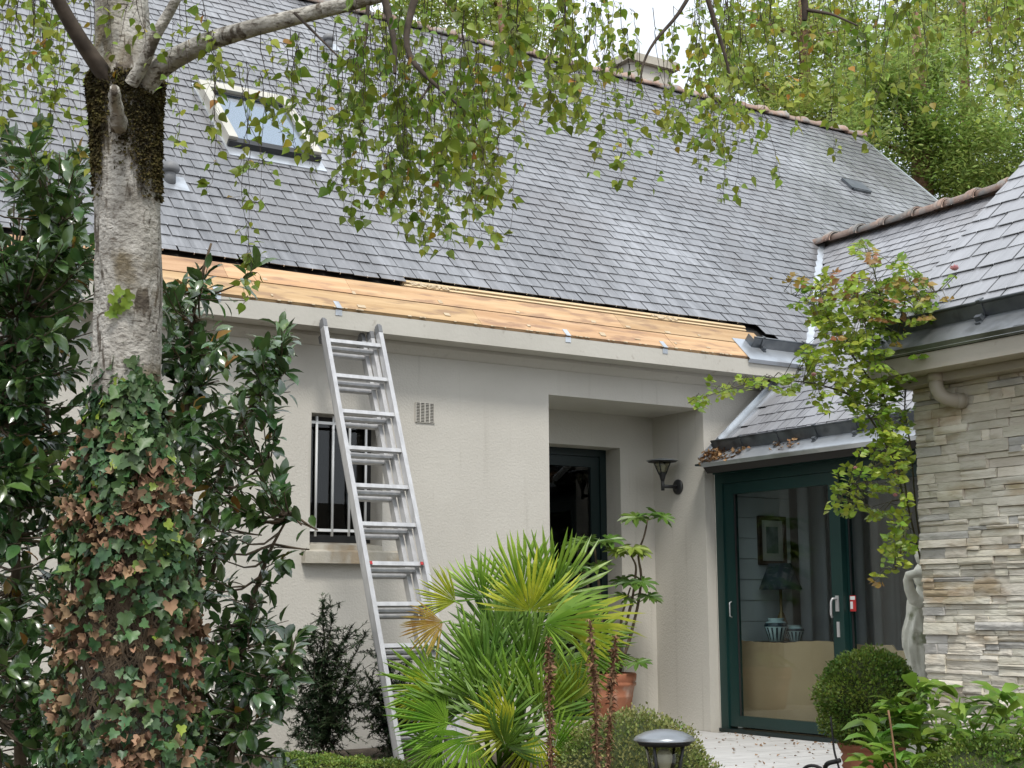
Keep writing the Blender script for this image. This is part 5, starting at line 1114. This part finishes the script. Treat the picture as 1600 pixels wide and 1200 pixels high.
P, Y, Nn, Sz = map(np.array, (P, Y, Nn, Sz)); foliage(t, None, T_PEO, frames(Y, Nn, Sz), P, MT['peony'], 300)
b = Buf(); b.tube(pxpath([(1388, 1110), (1396, 1160), (1404, 1230)], 5.5, 5.5, 6), .004, 6); single('garden_stake', 'thin rusty stake standing among the bright green leaves', 'stake', b, MT['spike'], at(1404, 1300, 5.5))

# ------------------------------------------------------------------ climbing rose
rose = Thing('climbing_rose', 'climbing rose with pink blooms spilling over the annex eaves', 'rose', at(1420, 1120, 7.9)); wood = Buf(); P, Y, Nn, Sz = [], [], [], []; PR, YR, NR, SR = [], [], [], []
canes = [([(1462, 1000), (1452, 940), (1440, 880), (1420, 800), (1412, 740), (1385, 640), (1370, 560), (1340, 470)], .007, .003), ([(1470, 960), (1452, 900), (1432, 820), (1424, 700), (1412, 640), (1418, 590), (1400, 520), (1420, 450)], .006, .003), ([(1412, 780), (1400, 720), (1340, 620), (1280, 600), (1200, 590), (1130, 610), (1075, 630)], .007, .0015),
   ([(1380, 620), (1320, 540), (1280, 480), (1225, 455)], .006, .0015), ([(1370, 560), (1380, 480), (1365, 420), (1350, 385)], .006, .0015), ([(1400, 530), (1440, 480), (1480, 440), (1495, 425)], .005, .0015), ([(1410, 700), (1350, 740), (1310, 780)], .005, .0015), ([(1425, 800), (1410, 850), (1400, 890)], .004, .0015)]
cp = [pxpath(c[0], 8.15 if c[0][0][1] > 950 else 7.7, 7.55, 30) for c in canes]
for c, p in zip(canes, cp): wood.tube(p, np.linspace(c[1], c[2], 30), 6, cap=False, jit=.05)
allc = np.concatenate(cp)
blobs = [(1330, 500, 70, 45, 96), (1400, 480, 60, 45, 88), (1290, 470, 45, 35, 28), (1240, 455, 30, 25, 6), (1350, 430, 25, 30, 8), (1410, 430, 25, 25, 6), (1455, 450, 30, 25, 9), (1320, 560, 70, 40, 62), (1390, 560, 50, 50, 64), (1370, 640, 50, 45, 60), (1300, 620, 40, 25, 9), (1400, 700, 32, 55, 36), (1340, 735, 45, 35, 20), (1330, 790, 35, 25, 13), (1390, 790, 35, 35, 20), (1405, 850, 25, 40, 18), (1352, 395, 25, 22, 8), (1300, 440, 40, 25, 12), (1420, 420, 30, 25, 8), (1395, 880, 16, 18, 4),
   (1220, 598, 30, 14, 7), (1170, 600, 30, 14, 7), (1120, 608, 30, 14, 7), (1085, 625, 20, 12, 5), (1260, 610, 30, 18, 7), (1380, 900, 20, 20, 2), (1470, 470, 20, 14, 4)]
for (cx, cy, rx, ry, n) in blobs:
    for _ in range(n):
        a = random.uniform(0, 6.28); r = math.sqrt(random.random()); D = random.uniform(7.2, 7.95); tip = at(cx + math.cos(a) * r * rx, cy + math.sin(a) * r * ry, D); j = np.argmin(np.linalg.norm(allc - tip, axis=1)); root = allc[j]
        wood.tube([root, (root + tip) / 2 + (0, 0, .03), tip], [.0022, .0018, .001], 4, cap=False); d0 = unit(tip - root + rnd_unit(1)[0] * .1 + np.array([0, 0, .05])); sd = unit(np.cross(d0, (0, 0, 1)) + rnd_unit(1)[0] * .3)
        red = (cy < 500 and random.random() < .30) or random.random() < .02
        for k in range(3):
            for s in (-1, 1):
                q = tip - d0 * .028 * k; L_ = (PR, YR, NR, SR) if red else (P, Y, Nn, Sz)
                for l, v_ in zip(L_, (q + sd * s * .004, unit(sd * s + d0 * .5 + np.array([0, 0, -.15])), np.array([0, 0, .7]) + rnd_unit(1)[0] * .75 - FWD * .8, random.uniform(.028, .048))): l.append(v_)
        for l, v_ in zip((PR, YR, NR, SR) if red else (P, Y, Nn, Sz), (tip, d0, np.array([0, 0, .7]) + rnd_unit(1)[0] * .6 - FWD * .8, random.uniform(.038, .056))): l.append(v_)
wd = rose.part('canes', wood, MT['rosestem']); P, Y, Nn, Sz = map(np.array, (P, Y, Nn, Sz)); foliage(rose, wd, T_ROSE, frames(Y, Nn, Sz), P, MT['rose'], 200)
P, Y, Nn, Sz = map(np.array, (PR, YR, NR, SR)); foliage(rose, wd, T_ROSE, frames(Y, Nn, Sz), P, MT['rose_red'], 40, 'young_leaf', 'young_foliage')
T_PET = leaf_ovate(.55, .6, .25, 0, -.3)
for (x, y, r) in ((1492, 423, .032), (1272, 588, .022), (1336, 733, .016), (1399, 776, .018), (1205, 437, .012), (1270, 452, .014)):
    c = at(x, y, 7.35); n = 26; d = rnd_unit(n); d[:, 2] = np.abs(d[:, 2]) * .8; b = Buf(); b.addmany(*T_PET, frames(d + np.array([0, 0, .3]), -d + rnd_unit(n) * .2 + np.array([0, 0, .8]), rng.uniform(.7, 1.1, n) * r), np.repeat(c[None], n, 0)); rose.part('bloom', b, MT['petal'] if r > .0145 else MT['rose_red'])

# ------------------------------------------------------------------ garden lamp, statue, pipe, litter
lc = at(1038, 1166, 5.3) ; t = Thing('garden_lamp', 'black garden post lamp with domed metal hat', 'garden lamp', (lc[0], lc[1], -.42))
b = Buf(); b.lathe([(.113, .020), (.115, .024), (.105, .036), (.07, .052), (.03, .060), (.004, .062)], lc, 40); t.part('hat', b, MT['lamp_top'])
b = Buf(); b.lathe([(.060, .0), (.092, .004), (.104, .019), (.08, .0195)], lc, 32); t.part('collar', b, MT['black'])
b = Buf(); b.lathe([(.074, .0), (.048, -.13), (.046, -.13), (.072, -.001)], lc, 32); t.part('glass_cone', b, MT['lampglass'])
for a in (.4, 1.97, 3.54, 5.11): b = Buf(); d = np.array([math.cos(a), math.sin(a), 0]); b.tube([lc + d * .078 + (0, 0, .003), lc + d * .050 + (0, 0, -.135)], .006, 6); t.part('strut', b, MT['black'])
b = Buf(); b.lathe([(.012, -.13), (.014, -.09), (.028, -.055), (.030, -.035), (.022, -.016), (.006, -.008)], lc, 20); t.part('bulb', b, MT['bulb'])
b = Buf(); b.lathe([(.03, -1.05), (.03, -.16), (.052, -.14), (.052, -.128), (.01, -.128)], lc, 20); t.part('post', b, MT['black'])
# statue
sc_ = at(1442, 1100, 9.2); sx, sy = sc_[0], sc_[1]; zs = lambda py: at(1442, py, 9.2)[2]
t = Thing('garden_statue', 'pale cast stone statue of a draped woman, arm over head', 'statue', (sx, sy, 0))
b = Buf(); b.bx((sx - .13, sy - .13, 0), (sx + .13, sy + .13, .05)); b.bx((sx - .105, sy - .105, .05), (sx + .105, sy + .105, .40)); b.bx((sx - .125, sy - .125, .40), (sx + .125, sy + .125, .44)); t.part('plinth', b, MT['statue'])
b = Buf(); seg = 40; a = np.linspace(0, 2 * math.pi, seg, endpoint=False); V = []; prof = [(1135, 2, 24, .15), (1110, 1, 20, .15), (1075, 0, 17, .16), (1040, -1, 22, .16), (1010, -1, 27, .14), (985, 0, 29, .12), (962, 3, 24, .10), (948, 2, 22, .06), (938, 1, 20, .03), (930, 2, 15, .0), (922, 4, 7, 0), (915, 5, 6.5, 0), (910, 6, 11, 0), (900, 7, 14, 0), (888, 7, 12, 0), (880, 7, 5, 0)]
pys = np.linspace(1135, 880, 90); ox = np.interp(-pys, [-p[0] for p in prof], [p[1] for p in prof]); rx = np.interp(-pys, [-p[0] for p in prof], [p[2] for p in prof]); fd = np.interp(-pys, [-p[0] for p in prof], [p[3] for p in prof])
k9 = 9.2 / FPX
for py, o, r, f in zip(pys, ox, rx, fd):
    rr = r * k9 * (1 + f * .55 * np.sin(9 * a + .06 * (py - 900) + 2 * np.sin(a * 2 + py * .02)) + f * .3 * np.sin(14 * a - py * .05)); z = zs(py)
    V.append(np.stack([sx + RT[0] * o * k9 + np.cos(a) * rr, sy + RT[1] * o * k9 + np.sin(a) * rr * .82, np.full(seg, z)], 1))
b.add(np.concatenate(V), [(i * seg + j, i * seg + (j + 1) % seg, (i + 1) * seg + (j + 1) % seg, (i + 1) * seg + j) for i in range(89) for j in range(seg)] + [tuple(range(seg))[::-1], tuple(89 * seg + j for j in range(seg))], True)
p3 = lambda x, y, d=0: at(x, y, 9.2 + d)
b.tube([p3(1440, 940, -.02), p3(1428, 936, -.03), p3(1421, 920, -.04), p3(1418, 905, -.05)], [.045, .042, .034, .030], 14); b.tube([p3(1418, 907, -.05), p3(1420, 899, -.06), p3(1430, 896, -.07), p3(1446, 897, -.07), p3(1456, 900, -.06)], [.028, .030, .028, .024, .020], 14)
b.tube([p3(1462, 940), p3(1474, 920, -.02), p3(1468, 896, -.03), p3(1452, 880, -.03), p3(1444, 872, -.03)], [.045, .036, .030, .026, .020], 14); b.lathe([(.012, 0), (.03, .02), (.042, .06), (.035, .09), (.016, .105), (.024, .125), (.022, .13)], p3(1440, 884, -.03), 16)
o = t.part('figure', b, MT['statue']); md = o.modifiers.new('remesh', 'REMESH'); md.mode = 'VOXEL'; md.voxel_size = .0065; md.use_smooth_shade = True
# irrigation pipe
b = Buf(); b.tube(pxpath([(1298, 1120), (1301, 1150), (1303, 1175), (1310, 1195), (1314, 1215)], 8.0, 7.9, 12), .006, 6); b.tube(pxpath([(1288, 1215), (1289, 1198), (1293, 1192), (1306, 1190), (1312, 1188)], 7.9, 7.8, 12), .013, 8); b.tube(pxpath([(1250, 1208), (1258, 1198), (1270, 1195), (1284, 1200), (1290, 1210)], 7.9, 7.8, 12), .009, 8)
single('irrigation_pipe', 'black irrigation pipe bent beside the terracotta pot on the terrace', 'pipe', b, MT['blackrub'], at(1300, 1215, 7.9))
def litter(name, label, pts, size, flat=.25):
    n = len(pts); d = rnd_unit(n); d[:, 2] *= flat; b = Buf(); b.addmany(*leaf_ovate(.38, .35, .2, 0, -.15), frames(d, np.array([0, 0, 1.0]) + rnd_unit(n) * .5, rng.uniform(*size, n)), np.asarray(pts)); return single(name, label, 'leaves', b, MT['deadleaf'], pts[0], kind='stuff')
pts = [np.array([8.86 - abs(random.gauss(0, .35)), random.uniform(7.2, 10.0), .004]) for _ in range(90)] + [np.array([random.uniform(6.6, 8.7), random.uniform(6.5, 10.1), .004]) for _ in range(150)]; litter('fallen_leaves', 'small dry leaves scattered over the pale terrace by the door', pts, (.014, .035))
pts = []
for _ in range(260):
    u = yA0 - abs(random.gauss(0, .16)) ; s = random.uniform(.0, .16); pts.append(RA.p(-u, s, .022 + abs(random.gauss(0, .022)) * max(0, 1 - (yA0 - u) * 2)))
for u in (9.55, 9.1, 8.9): pts += [RA.p(-u + random.gauss(0, .04), random.uniform(.05, .14), .03 + random.random() * .02) for _ in range(14)]
litter('leaf_litter', 'brown dry leaves heaped in the zinc gutter corner above green door', pts, (.02, .05), .6)

# ------------------------------------------------------------------ trees beyond the house
def sprays(P, m, size, up=0.0, seed=0):
    r = np.random.default_rng(seed); n = len(P); tv = np.array([(0, 0, 0), (.16, .35, .03), (.10, .7, 0), (0, 1, -.06), (-.10, .7, 0), (-.16, .35, .03)]); b = Buf(); Y = r.normal(size=(n, 3)); Y[:, 2] = Y[:, 2] * .5 + up; b.addmany(tv, [(0, 1, 2, 3, 4, 5)], frames(Y, r.normal(size=(n, 3)) + np.array([0, 0, .6]), r.uniform(*size, n)), P); return b
def back_tree(name, label, bpx, D, blobs, trunkpts, n, m, size, seed, r0=.22):
    r = np.random.default_rng(seed); base = at(bpx, 952, D) * (1, 1, 0); t = Thing(name, label, 'tree', base + (0, 0, -.1), 'trees beyond the roof'); wood = Buf()
    tp_ = np.array([base] + [at(x, y, D) for x, y in trunkpts]); wood.tube(tp_, np.linspace(r0, .05, len(tp_)), 10, jit=.05); P = []; tot = sum(q[4] for q in blobs)
    for (cx, cy, rx, ry, w_) in blobs:
        c = at(cx, cy, D + r.uniform(-.8, .8)); kx, ky = rx * D / FPX, ry * D / FPX; m_ = int(n * w_ / tot)
        j = r.integers(1, len(tp_)); wood.tube([tp_[np.argmin(np.abs(tp_[:, 2] - c[2] + .6))], (tp_[j] + c) / 2 * 0 + (tp_[np.argmin(np.abs(tp_[:, 2] - c[2] + .6))] + c) / 2, c], [.06, .04, .015], 5, cap=False)
        nc = max(5, m_ // 170)
        for _ in range(nc):
            d = r.normal(size=3); d /= np.linalg.norm(d); q = c + RT * d[0] * kx * r.uniform(.2, 1) + UP * d[1] * ky * r.uniform(.2, 1) + FWD * d[2] * kx * .8; rad = r.uniform(.12, .34)
            e = r.normal(size=(m_ // nc, 3)); P.append(q + e * rad * np.array([1, 1, .55]))
    P = np.concatenate(P); w_ = t.part('trunk', wood, MT['pinebark']); t.part('crown', sprays(P, m, size, -.2, seed), MT[m], None, 'stuff')
back_tree('conifer_tree', 'dense dark conifer rising just behind the roof verge', 1440, 24, [(1440, 230, 90, 60, 3), (1480, 280, 90, 50, 3), (1400, 170, 70, 60, 2), (1520, 210, 80, 70, 3), (1430, 100, 70, 60, 2), (1380, 110, 60, 60, 1.5), (1480, 140, 70, 70, 2), (1560, 270, 70, 60, 2.5), (1350, 210, 45, 40, 1.2), (1600, 200, 60, 80, 1.5)], [(1445, 500), (1440, 250), (1435, 100), (1430, 20)], 46000, 'conifer_d', (.04, .13), 1, .28)
back_tree('conifer_tree', 'pale green conifer with reddish trunk between ridge end and sky', 1270, 27, [(1260, 160, 70, 45, 2.5), (1200, 130, 60, 50, 2), (1160, 100, 40, 60, 1), (1300, 90, 80, 60, 2), (1230, 60, 80, 60, 2), (1320, 170, 60, 40, 2), (1180, 30, 50, 50, 1), (1380, 40, 70, 60, 1.2), (1290, 10, 80, 50, 1.2)], [(1268, 500), (1262, 200), (1255, 60), (1250, -60)], 24000, 'conifer', (.045, .14), 2, .2)
back_tree('conifer_tree', 'thin tall pine with orange trunk at the top right corner', 1520, 30, [(1500, 50, 90, 60, 1.2), (1580, 90, 70, 70, 1.4), (1550, 10, 90, 50, 1.2), (1450, 20, 60, 50, 1), (1620, 20, 60, 80, 1)], [(1512, 500), (1508, 200), (1506, 60), (1500, -80)], 15000, 'conifer', (.05, .15), 3, .2)
back_tree('broadleaf_tree', 'leafy tree behind the ridge at the middle of the roof', 880, 30, [(760, 20, 70, 40, 2), (830, 40, 50, 40, 1.4), (690, 0, 70, 40, 1.5)], [(800, 500), (790, 100), (780, 0)], 7000, 'conifer', (.07, .18), 4, .2)
